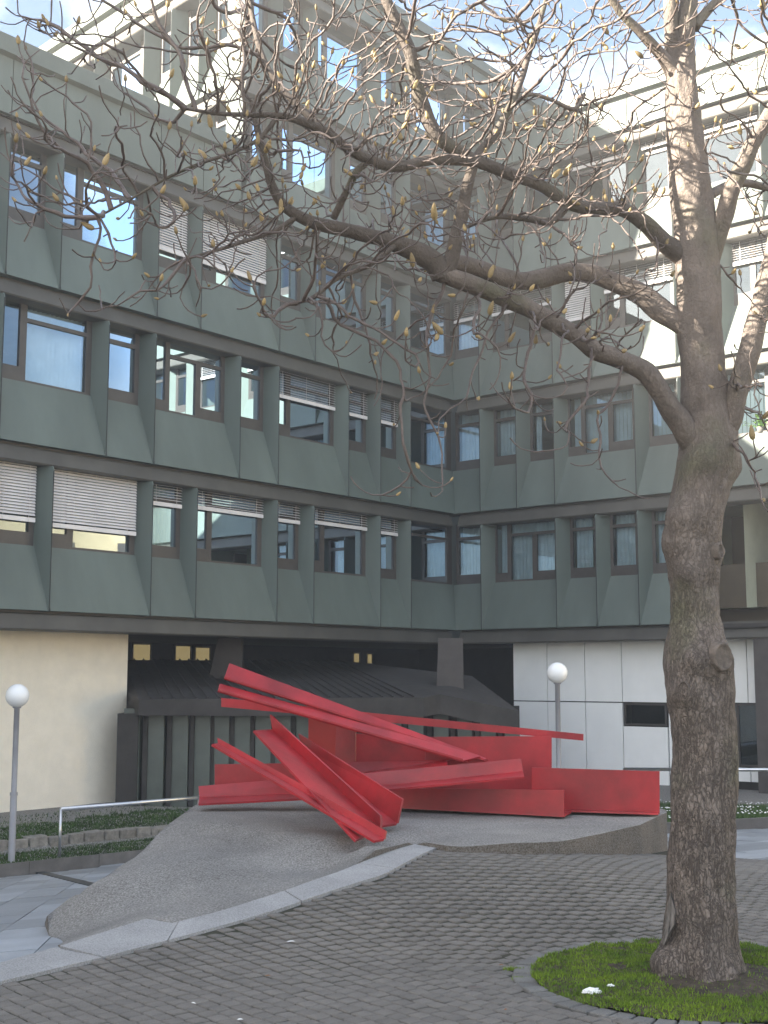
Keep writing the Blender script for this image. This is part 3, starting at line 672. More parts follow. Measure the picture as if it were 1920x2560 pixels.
# ---- ground floor: soffit, cream wall, white panel wall, dark entrance recess, canopy
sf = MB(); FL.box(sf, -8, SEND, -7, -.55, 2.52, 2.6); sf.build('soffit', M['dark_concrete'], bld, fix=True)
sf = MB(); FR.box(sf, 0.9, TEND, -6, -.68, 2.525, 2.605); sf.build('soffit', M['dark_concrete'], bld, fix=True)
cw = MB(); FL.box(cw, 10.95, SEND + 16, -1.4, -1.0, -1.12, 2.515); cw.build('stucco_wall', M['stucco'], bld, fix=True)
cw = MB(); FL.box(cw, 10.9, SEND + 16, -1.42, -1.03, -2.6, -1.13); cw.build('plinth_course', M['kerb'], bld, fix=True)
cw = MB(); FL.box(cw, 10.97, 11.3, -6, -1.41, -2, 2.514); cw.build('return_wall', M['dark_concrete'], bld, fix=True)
WT = [1.45, 2.56, 3.74, 4.85, 6.12]; IN = .7
rows_ = [(-1.2, .90), (.92, 2.51)]
for i in range(4):
    for j, (za, zc) in enumerate(rows_):
        if i == 3 and j == 0: za, zc = -1.2, .3
        mb = MB(); FR.box(mb, WT[i] + .012, WT[i + 1] - .012, -IN - .08, -IN, za + .01, zc); mb.build('wall_panel', M['white_panel'], bld, fix=True)
WT2 = [6.42, 7.66, 8.3, 8.72]
mb = MB(); FR.box(mb, 6.14, 6.4, -IN - .12, -IN - .04, -1.2, 2.51); mb.build('wall_panel', M['white_panel'], bld, fix=True)
for i in range(3):
    for za, zc in ((-.95, -.62), (.95, 2.51)):
        mb = MB(); FR.box(mb, WT2[i] + .012, WT2[i + 1] - .012, -IN - .08, -IN, za, zc); mb.build('wall_panel', M['white_panel'], bld, fix=True)
mb = MB(); FR.box(mb, 8.74, 9.2, -IN - .1, -.1, -1.4, 2.51); mb.build('pillar', M['concrete'], bld, fix=True)
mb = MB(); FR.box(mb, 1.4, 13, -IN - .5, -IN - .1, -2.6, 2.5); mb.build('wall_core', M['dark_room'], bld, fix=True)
def simple_window(F, a, b, z0, z1, o, mulls=(), reflection_glow=False):
    mb = MB()
    for (x0, x1, y0, y1) in [(a, a + .05, z0, z1), (b - .05, b, z0, z1), (a + .05, b - .05, z0, z0 + .05), (a + .05, b - .05, z1 - .05, z1)] + [(m - .03, m + .03, z0 + .05, z1 - .05) for m in mulls]:
        F.box(mb, x0, x1, o - .05, o + .01, y0, y1)
    w = mb.build('window', M['frame'], bld, fix=True)
    p = MB(); p.quad(F.P(a + .03, o - .02, z0 + .03), F.P(b - .03, o - .02, z0 + .03), F.P(b - .03, o - .02, z1 - .03), F.P(a + .03, o - .02, z1 - .03)); p.build('pane', M['reflection_glow'] if reflection_glow else M['glass'], w)
simple_window(FR, 4.88, 6.1, .33, .9, -IN - .02)
simple_window(FR, 6.45, 8.7, -.6, .93, -IN - .04, (7.0, 7.66, 8.0))
mb = MB(); FR.box(mb, 6.0, 13, -.9, .2, -1.35, -1.22); mb.build('step', M['kerb'], bld, fix=True)
# entrance recess
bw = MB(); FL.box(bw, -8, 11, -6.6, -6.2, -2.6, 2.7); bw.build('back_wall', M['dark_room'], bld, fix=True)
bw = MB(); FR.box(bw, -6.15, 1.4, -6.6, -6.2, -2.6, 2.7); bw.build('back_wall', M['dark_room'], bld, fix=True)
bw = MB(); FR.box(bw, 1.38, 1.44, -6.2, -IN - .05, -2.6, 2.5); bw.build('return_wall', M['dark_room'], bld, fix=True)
def on_facade(F, x, y, o):
    d = ray(x, y); p0 = F.P(0, o, 0); t = (p0 - EYE).dot(F.n) / d.dot(F.n); p = EYE + d * t; return (p - F.o).dot(F.d), p.z
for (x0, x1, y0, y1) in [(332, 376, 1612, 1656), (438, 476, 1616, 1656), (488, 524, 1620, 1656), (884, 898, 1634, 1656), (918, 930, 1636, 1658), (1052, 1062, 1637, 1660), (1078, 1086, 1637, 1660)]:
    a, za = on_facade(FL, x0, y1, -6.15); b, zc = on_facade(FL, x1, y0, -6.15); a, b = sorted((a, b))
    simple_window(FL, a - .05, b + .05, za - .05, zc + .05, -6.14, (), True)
can = MB()
eA, eA2, eB, eB2, eC = at(306, 1721, 29.2), at(347, 1749, 27.0), at(1060, 1744, 29.0), at(1099, 1735, 29.4), at(1298, 1778, 29.6)
rA, rB, rC = at(312, 1650, 33.0), at(860, 1652, 36.5), at(1180, 1690, 33.5)
for tri in [(eA, eA2, rA), (eA2, eB, rB, rA), (eB, eB2, rB), (eB2, eC, rC, rB)]:
    nrm = (tri[1] - tri[0]).cross(tri[2] - tri[0]).normalized(); nrm = nrm if nrm.z > 0 else -nrm
    can.slab(tri, nrm, .08)
canopy = can.build('canopy', M['dark_concrete'], bld, fix=True)
sk = MB(); dwn = [(eA, .62), (eA2, .33), (eB, .42), (eB2, .45), (eC, .46)]
for (p, h), (q_, h2) in zip(dwn[:-1], dwn[1:]):
    n2 = Vector((q_.y - p.y, p.x - q_.x, 0)).normalized()
    sk.slab([p + Vector((0, 0, -.01)), q_ + Vector((0, 0, -.01)), q_ - Vector((0, 0, h2)), p - Vector((0, 0, h))], n2, .12)
sk.build('skirt', M['dark_concrete'], canopy, fix=True)
# ridge battens of the canopy roof
for k in range(1, 26):
    t = k / 26; a = lerp(eA2, eB, t) + Vector((0, 0, .03)); b = lerp(rA, rB, t) + Vector((0, 0, .03))
    mb = MB(); mb.tube([a, b], [.02, .02], 4); mb.build('batten', M['dark_concrete'], canopy)
fx = [320, 352, 378, 410, 436, 464, 490, 512, 536, 562, 588, 612, 640, 664, 690, 716, 744, 772, 800, 830, 860, 890, 920, 950, 980, 1010, 1040, 1075, 1105, 1135, 1165, 1195, 1225, 1255, 1285]
for i, x in enumerate(fx):
    t = (x - 347) / (1060 - 347)
    base = lerp(eA2, eB, max(-.05, t)) if t < 1 else lerp(eB2, eC, (x - 1099) / 199.)
    w_ = .34 if i % 2 == 0 else .1
    p = Vector((base.x, base.y + .55, 0)); mb = MB(); mb.box((p.x - w_ / 2, p.y, -2.4), (p.x + w_ / 2, p.y + .3, base.z - .2)); mb.build('fin', M['fin'] if i % 2 == 0 else M['dark_concrete'], canopy, fix=True)
mb = MB(); mb.slab([Vector((-5.6, 28.6, -2.6)), Vector((3.2, 30.6, -2.6)), Vector((3.2, 30.6, .9)), Vector((-5.6, 28.6, .9))], (-.2, 1, 0), .05); mb.build('screen_wall', M['dark_room'], canopy, fix=True)
mb = MB(); p = at(60 / 1.728 + 275, 1900, 27.6); mb.box((p.x - .12, p.y - .2, -2.2), (p.x + .32, p.y + .4, eA2.z - .3)); mb.build('pillar', M['dark_concrete'], bld, fix=True)
for (xl, xr, yb, flare) in [(543, 600, 1712, 26), (1097, 1158, 1714, 6)]:
    Y = 31.0; a = at(xl, yb, Y); b = at(xr, yb, Y); mb = MB(); w_ = b.x - a.x; f_ = flare * Y / FPX
    zt = 2.51; zb = a.z - .1
    mb.hexa([(a.x - f_, Y, zb), (b.x + f_ * .2, Y, zb), (b.x, Y + .6, zb), (a.x, Y + .6, zb), (a.x, Y, zt), (b.x, Y, zt), (b.x, Y + .6, zt), (a.x, Y + .6, zt)])
    mb.build('column', M['concrete'], bld, fix=True)

# cream building far to the right of the frame (its sunlit front shows in the window panes)
cb = tag(empty('cream_building', (44, 26, -3)), 'lower cream rendered building across the square, seen reflected in the window panes', 'building')
mb = MB(); mb.box((44, 5, -3), (56, 60, 11)); mb.build('wall', M['cream_building'], cb, fix=True)
for yy in range(7, 58, 4):
    for zz in (0, 4, 7.5):
        mb = MB(); mb.box((43.93, yy, zz), (43.99, yy + 1.5, zz + 2)); mb.build('window', M['frame'], cb, fix=True)

# ================================================================== beds left and right
def FLp(s, o, z): return FL.P(s, o, z)
KO = 3.55
kb = MB(); n_ = 14
for i in range(n_):
    s0 = 4 + i * 1.4; s1 = s0 + 1.39
    pts = []
    for s_, o in ((s0, KO), (s1, KO), (s1, KO - .14), (s0, KO - .14)):
        p = FL.P(s_, o, 0); pts.append(Vector((p.x, p.y, cz(p.x, p.y) + .19)))
    kb.slab(pts, (0, 0, 1), .4)
tag(kb.build('bed_kerb', M['kerb'], fix=True), 'long dark concrete kerb in front of the stone edged bed', 'kerb')
def bedz(s_, o):
    p = FL.P(s_, KO, 0); zk = cz(p.x, p.y) + .13; t = (KO - o) / (KO + 1.0)
    return zk + (-1.2 - zk) * min(1, max(0, t * 1.15)) + (.10 if o < 2.4 else 0)
mb = MB(); ns, no = 40, 24
for i in range(ns):
    for j in range(no):
        def q_(a, b):
            s_ = 3 + 20 * a / ns; o = KO - .1 - (KO + 1.1 - .1) * b / no; p = FL.P(s_, o, bedz(s_, o) + .02 * noise.noise((s_ * 3, o * 3, 0))); return p
        mb.quad(q_(i, j), q_(i + 1, j), q_(i + 1, j + 1), q_(i, j + 1))
tag(mb.build('bed_soil', M['gravel']), kind='structure')
gb = MB(); rnd = random.Random(5)
for _ in range(60000):
    s_ = rnd.uniform(5, 19); o = rnd.uniform(-.3, KO - .2)
    if o < .55 + .5 * noise.noise((s_ * .9, 3, 0)) + .25 * noise.noise((s_ * 4, 8, 0)) and rnd.random() < .9: continue
    p = FL.P(s_, o, bedz(s_, o)); blade(gb, p.x, p.y, p.z, rnd.uniform(.02, .05), .012, rnd)
tag(gb.build('bed_grass', M['bed_grass']), 'dark green grass in the bed below the cream wall', 'grass', kind='stuff')
sw = tag(empty('stone_edging', FL.P(12, 2.35, bedz(12, 2.4))), 'low row of rough stone blocks holding the grass below the cream wall', 'stone edging')
s_ = 7.0; rnd = random.Random(11)
while s_ < 17.5:
    L = rnd.uniform(.34, .46); mb = MB(); h = rnd.uniform(.19, .23); o1 = 2.42 + rnd.uniform(-.02, .02)
    zb = bedz(s_ + L / 2, 2.5) - .08; vs = []
    for zz in (zb, zb + h + .08):
        for (a, o) in ((s_ + .012, o1), (s_ + L - .012, o1), (s_ + L - .012, o1 - .22), (s_ + .012, o1 - .22)):
            p = FL.P(a + rnd.uniform(-.014, .014), o + rnd.uniform(-.02, .02), zz + rnd.uniform(-.016, .016)); vs.append(p)
    mb.hexa(vs); st = mb.build('stone_block', M['stone'], sw, fix=True)
    bv = st.modifiers.new('bevel', 'BEVEL'); bv.width = .015; bv.segments = 1
    s_ += L
# right bed
RK = 12.5
kb = MB()
for i in range(16):
    s0 = -3 + i * 1.5; pts = []
    for a, o in ((s0, RK), (s0 + 1.49, RK), (s0 + 1.49, RK - .14), (s0, RK - .14)):
        p = FR.P(a, o, 0); pts.append(Vector((p.x, p.y, cz(p.x, p.y) + .14)))
    kb.slab(pts, (0, 0, 1), .5)
tag(kb.build('lawn_kerb', M['kerb'], fix=True), 'grey kerb in front of the daisy lawn behind the tree', 'kerb')
def rbz(a, o):
    p = FR.P(a, RK, 0); zk = cz(p.x, p.y) + .1; t = max(0, min(1, (RK - o) / RK)); return zk + (-1.15 - zk) * t
mb = MB()
for i in range(24):
    for j in range(20):
        def q2(a, b): t_ = -4 + 26 * a / 24; o = RK - .1 - (RK + .8) * b / 20; return FR.P(t_, o, rbz(t_, o))
        mb.quad(q2(i, j), q2(i + 1, j), q2(i + 1, j + 1), q2(i, j + 1))
tag(mb.build('lawn_soil', M['gravel']), kind='structure')
gb = MB(); dz_ = MB()
for _ in range(60000):
    a = rnd.uniform(5, 19); o = rnd.uniform(4.2, RK - .15)
    p = FR.P(a, o, rbz(a, o)); q = px(p)
    if not 1600 < q[0] < 1980: continue
    blade(gb, p.x, p.y, p.z, rnd.uniform(.04, .1), .01, rnd)
    if rnd.random() < .035 and noise.noise((a * 1.2, o * 1.2, 3)) > -.1:
        c = p + Vector((0, 0, .1)); dz_.add([c + Vector((.02, 0, 0)), c + Vector((0, .02, 0)), c + Vector((-.02, 0, 0)), c + Vector((0, -.02, 0)), c + Vector((0, 0, .012))], [(0, 1, 4), (1, 2, 4), (2, 3, 4), (3, 0, 4)])
tag(gb.build('lawn_grass', M['bed_grass']), 'green lawn behind the kerb right of the tree', 'grass', kind='stuff')
tag(dz_.build('daisies', M['petal']), 'white daisies scattered in the lawn behind the tree', 'flowers', kind='stuff')

# ================================================================== plinth of washed concrete
CREST = [(490, 2012), (560, 2058), (640, 2075), (720, 2086), (800, 2098), (930, 2113)]
crest = [atz(*p, PZ) for p in CREST]
toe = [(p.x, p.y, cz(p.x, p.y) + .02) for p in (oncourt(150, 2370), oncourt(122, 2338), oncourt(112, 2312))]
ridge = [atz(200, 2235, .02), atz(300, 2165, .1), atz(400, 2080, .23), atz(450, 2040, .3)]
inn = [(p.x, p.y, hp(p.x, p.y) + .008) for p in INNER[2:]]
rimp = [(p.x, p.y, PZ) for p in rimT]
back = [(-1.7, 13.6, PZ), (0, 14.3, PZ), (1.6, 14.1, PZ), (2.5, 13.2, PZ), (2.7, 12.5, PZ)]
cpts = [tuple(p) for p in crest] + toe + [tuple(p) for p in ridge] + inn + rimp + back + [(0, 11, PZ), (0, 12.5, PZ), (1.5, 11, PZ), (1.5, 12.5, PZ), (-1, 12, PZ), (.6, 10.3, PZ), (-.9, 11.3, PZ), (.1, 10, PZ)]
for c_, st_ in zip(crest[1:], (4, 5, 6, 7, 8)):
    q_ = INNER[st_]; m_ = c_ + (Vector(q_) - c_) * .5; cpts.append((m_.x, m_.y, PZ * .36 + .06))
    m_ = c_ + (Vector(q_) - c_).normalized() * .07; cpts.append((m_.x, m_.y, PZ - .035))
for a_, b_ in (((-1.6, 9.3), .07), ((-1.75, 10.3), .19)): cpts.append((*a_, b_))
plz_ = tps_fit(cpts, [c[2] for c in cpts], .001)
def plz(x, y): return min(PZ + .003, plz_(x, y))
OUT = [Vector(p) for p in toe] + list(ridge) + [crest[0]] + [Vector(p) for p in back] + [rimT[k] for k in (5, 4, 3, 2, 1, 0)] + [Vector(p) for p in inn[::-1]]
OUTX = [Vector((p.x, p.y, 0)) for p in OUT]
def dense(poly, d):
    r = []
    for a, b in zip(poly, poly[1:] + poly[:1]):
        k = max(1, int((b - a).length / d)); r += [a + (b - a) * i / k for i in range(k)]
    return r
bd = dense(OUTX, .1)
inner = []
for i in range(-30, 40):
    for j in range(70, 150):
        p = (i * .09 + (.045 if j % 2 else 0), j * .09)
        if inside(p, OUTX) and min((p[0] - b.x) ** 2 + (p[1] - b.y) ** 2 for b in bd) > .0025: inner.append(p)
allp = [Vector((b.x, b.y)) for b in bd] + [Vector(p) for p in inner]
res = delaunay_2d_cdt(allp, [(i, (i + 1) % len(bd)) for i in range(len(bd))], [], 1, 1e-5)
pl = MB(); tv = []
for p in res[0]:
    z = plz(p.x, p.y) + .006 * noise.noise((p.x * 3, p.y * 3, 0)); tv.append((p.x, p.y, z))
pl.add(tv, [tuple(f) for f in res[2]])
for a, b in zip(bd, bd[1:] + bd[:1]):
    za, zb = plz(a.x, a.y), plz(b.x, b.y)
    pl.quad((a.x, a.y, -1.4), (b.x, b.y, -1.4), (b.x, b.y, zb), (a.x, a.y, za))
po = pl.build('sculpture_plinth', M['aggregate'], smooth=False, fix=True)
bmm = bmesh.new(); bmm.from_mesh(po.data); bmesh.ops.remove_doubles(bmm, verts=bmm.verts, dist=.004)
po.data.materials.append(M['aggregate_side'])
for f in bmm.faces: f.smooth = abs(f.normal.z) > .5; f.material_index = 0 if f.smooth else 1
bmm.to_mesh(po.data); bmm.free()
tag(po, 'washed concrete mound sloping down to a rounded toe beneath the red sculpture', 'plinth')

# ================================================================== sculpture of red steel angles
sc = tag(empty('steel_sculpture', (0.2, 12.4, .33)), 'red steel sculpture of angle beams piled crosswise on the concrete mound', 'sculpture')
TH = .018
def sheet(name, pts, m='red', th=TH):
    P = [at(*p) for p in pts]; nrm = (P[1] - P[0]).cross(P[-1] - P[0]).normalized()
    if nrm.dot(P[0] - EYE) > 0: nrm = -nrm
    mb = MB(); mb.slab(P, nrm, th); o = mb.build(name, M[m], sc, fix=True); return o
def angle(name, fold, flange1, flange2, m='red'):
    # each a pair of (x, y, Y): start and end of the fold line and of the two free edges
    mb = MB(); f0, f1 = at(*fold[0]), at(*fold[1])
    for fl in (flange1, flange2):
        if fl is None: continue
        e0, e1 = at(*fl[0]), at(*fl[1]); nrm = (f1 - f0).cross(e0 - f0).normalized()
        if nrm.dot(f0 - EYE) > 0: nrm = -nrm
        mb.slab([f0, f1, e1, e0], nrm, TH)
    return mb.build(name, M[m], sc, fix=True)
def a_(x, y, d): return (450 + x / 2.765, 1620 + y / 2.765, d)
def b_(x, y, d): return (1000 + x / 2.37, 1620 + y / 2.37, d)
# uppermost beam and the one just below it
angle('angle_beam', (a_(305, 210, 12.1), b_(500, 668, 12.75)), (a_(342, 105, 12.22), b_(512, 652, 12.8)), (a_(330, 225, 12.4), b_(520, 672, 12.95)))
angle('angle_beam', (a_(262, 295, 12.0), b_(372, 668, 12.55)), (a_(275, 245, 12.1), b_(480, 640, 12.72)), (a_(290, 312, 12.3), b_(400, 676, 12.8)))
# long thin flat bar behind
sheet('flat_bar', [a_(285, 345, 12.9), b_(1087, 510, 13.3), b_(1087, 549, 13.3), a_(285, 406, 12.9)])
# upright plates
sheet('upright_plate', [a_(888, 488, 13.2), a_(1080, 520, 13.0), a_(1070, 800, 13.0), a_(888, 790, 13.2)], 'orange')
sheet('upright_plate', [a_(1080, 530, 13.0), a_(1212, 540, 12.9), a_(1212, 800, 12.9), a_(1070, 800, 13.0)], 'red')
sheet('back_plate', [a_(1205, 590, 13.45), b_(300, 560, 13.45), b_(300, 730, 13.45), a_(1205, 800, 13.45)])
sheet('tall_plate', [b_(150, 527, 12.95), b_(899, 522, 13.0), b_(899, 905, 13.0), b_(150, 930, 12.95)])
angle('long_plate', (b_(780, 948, 12.2), b_(1538, 972, 11.92)), (b_(780, 708, 12.2), b_(1538, 731, 11.92)), (b_(780, 940, 12.5), b_(1538, 955, 12.2)))
angle('long_plate', (b_(870, 952, 12.18), b_(1536, 972, 11.9)), None, (b_(870, 955, 12.05), b_(1530, 978, 11.8)))
# horizontal beam behind, rising to the right in front of the plates
angle('angle_beam', (a_(1150, 872, 12.6), b_(280, 668, 12.6)), (a_(1150, 788, 12.65), b_(320, 660, 12.65)), (a_(1150, 890, 12.5), b_(280, 690, 12.45)))
angle('angle_beam', (a_(1080, 985, 12.05), b_(728, 730, 11.75)), (a_(1080, 885, 12.1), b_(716, 655, 11.78)), (a_(1080, 1010, 11.85), b_(736, 761, 11.55)))
# low plate in front
angle('low_plate', (b_(-60, 935, 12.25), b_(973, 990, 11.66)), (b_(-60, 830, 12.25), b_(973, 842, 11.66)), (b_(-60, 925, 12.6), b_(1018, 965, 12.0)))
# long beam lying at lower left and the plate behind it
angle('angle_beam', (a_(134, 1030, 12.5), a_(1400, 985, 12.55)), (a_(128, 955, 12.55), a_(1400, 850, 12.6)), (a_(128, 1077, 12.25), a_(1400, 1012, 12.3)))
sheet('back_plate', [a_(240, 805, 12.85), a_(1180, 790, 12.85), a_(1180, 990, 12.85), a_(240, 980, 12.85)])
# three beams leaning towards the front
angle('angle_beam', (a_(835, 680, 12.35), a_(1500, 1212, 10.88)), (a_(818, 592, 12.4), a_(1535, 1045, 10.92)), (a_(760, 700, 12.1), a_(1360, 1235, 10.75)))
angle('angle_beam', (a_(638, 562, 12.1), a_(1385, 1245, 10.6)), (a_(620, 460, 12.15), a_(1385, 1160, 10.62)), (a_(510, 570, 11.75), a_(1215, 1330, 9.86)))
angle('angle_beam', (a_(262, 658, 11.6), a_(1412, 1318, 9.95)), (a_(258, 620, 11.64), a_(1422, 1262, 9.97)), (a_(220, 664, 11.45), a_(1345, 1332, 9.84)))

# ================================================================== lamps and rails
def lamp(base, h, lab):
    r = tag(empty('street_lamp', base), lab, 'street lamp', 'globe lamps in the courtyard')
    b = Vector(base); mb = MB(); mb.lathe(b, [(.055, -.5), (.055, .95), (.046, .97), (.046, h - .03), (.07, h - .02), (.07, h + .02), (.0, h + .02)], 16); mb.build('pole', M['pole'], r, True)
    mb = MB(); mb.lathe(b, [(.0635, .935), (.0635, .985)], 16); mb.build('collar', M['pole'], r, True)
    mb = MB(); R_ = .192; mb.lathe(b + Vector((0, 0, h + R_ * .93)), [(R_ * math.sin(math.pi * i / 20), -R_ * math.cos(math.pi * i / 20)) for i in range(21)], 32); mb.build('globe', M['globe'], r, True)
    return r
pL = at(29, 2135, 21.3); gLp = at(36, 1739, 21.3)
lamp(pL, gLp.z - pL.z - .18, 'globe lamp on a grey pole in front of the cream wall')
gRp = at(1393, 1682, 23.6); zb = -1.4
lamp(Vector((gRp.x, 23.6, zb)), gRp.z - zb - .18, 'globe lamp on a grey pole in front of the white panel wall')
def rail(pts, posts, lab):
    r = tag(empty('handrail', pts[0]), lab, 'handrail', 'steel handrails'); mb = MB(); mb.tube(pts, [.036] * len(pts), 10); mb.build('rail', M['steel'], r, True)
    for p, z in posts:
        mb = MB(); mb.tube([p, Vector((p.x, p.y, z))], [.024, .024], 8); mb.build('post', M['steel'], r, True)
p0 = at(152, 2023, 21.6); p1 = at(497, 1994, 24.6); pe = at(800, 1972, 29)
rail([p0, p1, pe], [(p0, at(148, 2127, 21.6).z - .1), (p1, p1.z - .8), (pe, pe.z - .9)], 'steel handrail ending in a thin post beside the cream wall')
p0 = at(1560, 1923, 26.5); p1 = at(2050, 1925, 24.0)
rail([p0, p1], [(p0, p0.z - .9), (p1, p1.z - .9)], 'thin steel handrail in front of the white wall, passing behind the tree')

# ================================================================== the tree
D_ = 1920 / 1659.0
tree = tag(empty('tree', TREE), 'bare tree with knotty bark and yellow buds standing in the grass ring', 'tree')
TY = TREE.y
prof = [(2112, 1408, 1606), (2095, 1419, 1598), (2060, 1423, 1593), (1990, 1436, 1590), (1900, 1443, 1588), (1800, 1447, 1588), (1700, 1450, 1590), (1640, 1452, 1590), (1560, 1450, 1589), (1500, 1444, 1588), (1440, 1434, 1580), (1400, 1440, 1568), (1330, 1450, 1553), (1260, 1446, 1551), (1200, 1440, 1550), (1150, 1438, 1557), (1100, 1444, 1566),
        (1050, 1455, 1578), (1000, 1464, 1586), (950, 1472, 1592), (900, 1474, 1588), (850, 1473, 1578), (800, 1471, 1566), (700, 1463, 1558), (600, 1460, 1554), (500, 1455, 1550), (400, 1447, 1534), (300, 1440, 1520), (200, 1438, 1506), (100, 1450, 1500), (0, 1468, 1506), (-150, 1470, 1508), (-350, 1478, 1512)]
pr3 = []
for y, xl, xr in prof:
    c = at((xl + xr) / 2 * D_, y * D_, TY); w = (Vector((c.x, c.y, c.z)) - EYE).dot(FWD)
    pr3.append((c.z, c.x, (xr - xl) / 2 * D_ * w / FPX))
pr3.sort()
zs = [p[0] for p in pr3]
def tr_at(z): return float(np.interp(z, zs, [p[1] for p in pr3])), float(np.interp(z, zs, [p[2] for p in pr3]))
tm = MB(); NZ, NA = 300, 72; z0, z1 = -.06, zs[-1]
def bulge(z, a, x):
    return 0
knots = []
for (dx, dy, amp, sz) in [(1462, 1500, .035, .13), (1548, 1418, .03, .1), (1480, 1420, .03, .09), (1445, 1180, .03, .1), (1455, 1120, .035, .11), (1555, 1195, .02, .07), (1590, 1010, .03, .1), (1500, 1000, .03, .12), (1470, 1240, .022, .08), (1530, 1270, -.02, .07), (1520, 1480, -.02, .08), (1480, 1330, -.012, .08), (1500, 1160, -.015, .07), (1440, 2020, -.03, .1), (1425, 2070, .03, .1), (1570, 2090, .03, .1)]:
    c = at(dx * D_, dy * D_, TY); x0, r0 = tr_at(c.z); s_ = max(-1, min(1, (c.x - x0) / r0)); knots.append((c.z, math.asin(s_), amp, sz, r0))
for i in range(NZ + 1):
    z = z0 + (z1 - z0) * i / NZ; x, r = tr_at(z)
    for k in range(NA):
        a = 2 * math.pi * k / NA                     # a = 0 faces the camera (-y), positive to +x
        d = 0
        for kz, ka, amp, sz, r0 in knots:
            da = (a - ka + math.pi) % (2 * math.pi) - math.pi
            d += 1.5 * amp * math.exp(-((z - kz) ** 2 + (da * r0) ** 2) / sz ** 2 * 1.6)
        low = max(0, 1 - z / .35)
        d += low ** 2 * .035 * (math.sin(a * 5 + 1) + .6 * math.sin(a * 9 + 2.5))
        v = Vector((math.sin(a) * .35, -math.cos(a) * .35, z))
        d += .012 * noise.noise(v * 4) + .008 * noise.noise(v * 11) + (.006 if z < 3 else .003) * noise.noise(Vector((v.x * 34, v.y * 34, v.z * 12)))
        rr = r + d
        tm.v.append((x + rr * math.sin(a), TY - rr * math.cos(a), z))
for i in range(NZ):
    for k in range(NA):
        a = i * NA + k; b = i * NA + (k + 1) % NA; tm.f.append((a, b, b + NA, a + NA))
trunk = tm.build('trunk', M['bark'], tree, True)
def scar(dx, dy, rx, rz, lift=.05, m='scar', ka=.6):
    c = at(dx * D_, dy * D_, TY); x0, r0 = tr_at(c.z); s_ = max(-.98, min(.98, (c.x - x0) / (r0 + .01))); a = ka * math.asin(s_)
    n2 = Vector((math.sin(a), -math.cos(a), 0)); tdir = Vector((math.cos(a), math.sin(a), 0)); cc = Vector((x0, TY, c.z)) + n2 * (r0 + lift)
    mb = MB(); vs = []; seg = 24
    for rr, off in ((1.2, -.1), (1.1, -.006), (1.0, .004), (.88, .001), (.8, -.007), (.45, -.004), (.12, -.012)):
        for k in range(seg):
            t = 2 * math.pi * k / seg; wob = 1 + .06 * noise.noise((math.cos(t) * 2, math.sin(t) * 2, dx))
            vs.append(cc + tdir * (rx * rr * wob * math.cos(t)) + Vector((0, 0, rz * rr * wob * math.sin(t))) + n2 * off)
    fs = [tuple((i * seg + k, i * seg + (k + 1) % seg, (i + 1) * seg + (k + 1) % seg, (i + 1) * seg + k)) for i in range(6) for k in range(seg)] + [tuple(range(6 * seg, 7 * seg))]
    mb.add(vs, fs); mb.build('branch_scar', M[m], tree, True, True)
scar(1553, 1420, .056, .072, .05); scar(1556, 1195, .026, .042, .03); scar(1462, 1492, .03, .05, .045, 'scar', .85)
# bare wood at the foot
def bare(pts):
    vs = []
    for dx, dy in pts:
        c = at(dx * D_, dy * D_, TY); x0, r0 = tr_at(c.z); s_ = max(-.97, min(.97, (c.x - x0) / r0)); a = math.asin(s_)
        vs.append(Vector((x0 + math.sin(a) * (r0 + .012), TY - math.cos(a) * (r0 + .012), c.z)))
    mb = MB(); n2 = Vector((-.5, -.85, 0)).normalized(); mb.slab(vs, n2, .06); mb.build('bare_wood', M['bare'], tree, fix=True)
bare([(1446, 1925), (1452, 1960), (1449, 1990), (1441, 2010), (1432, 2036), (1428, 2032), (1433, 2000), (1439, 1960)])
0 and bare([(1470, 1960), (1475, 1985), (1470, 2005), (1463, 2000), (1466, 1980)])

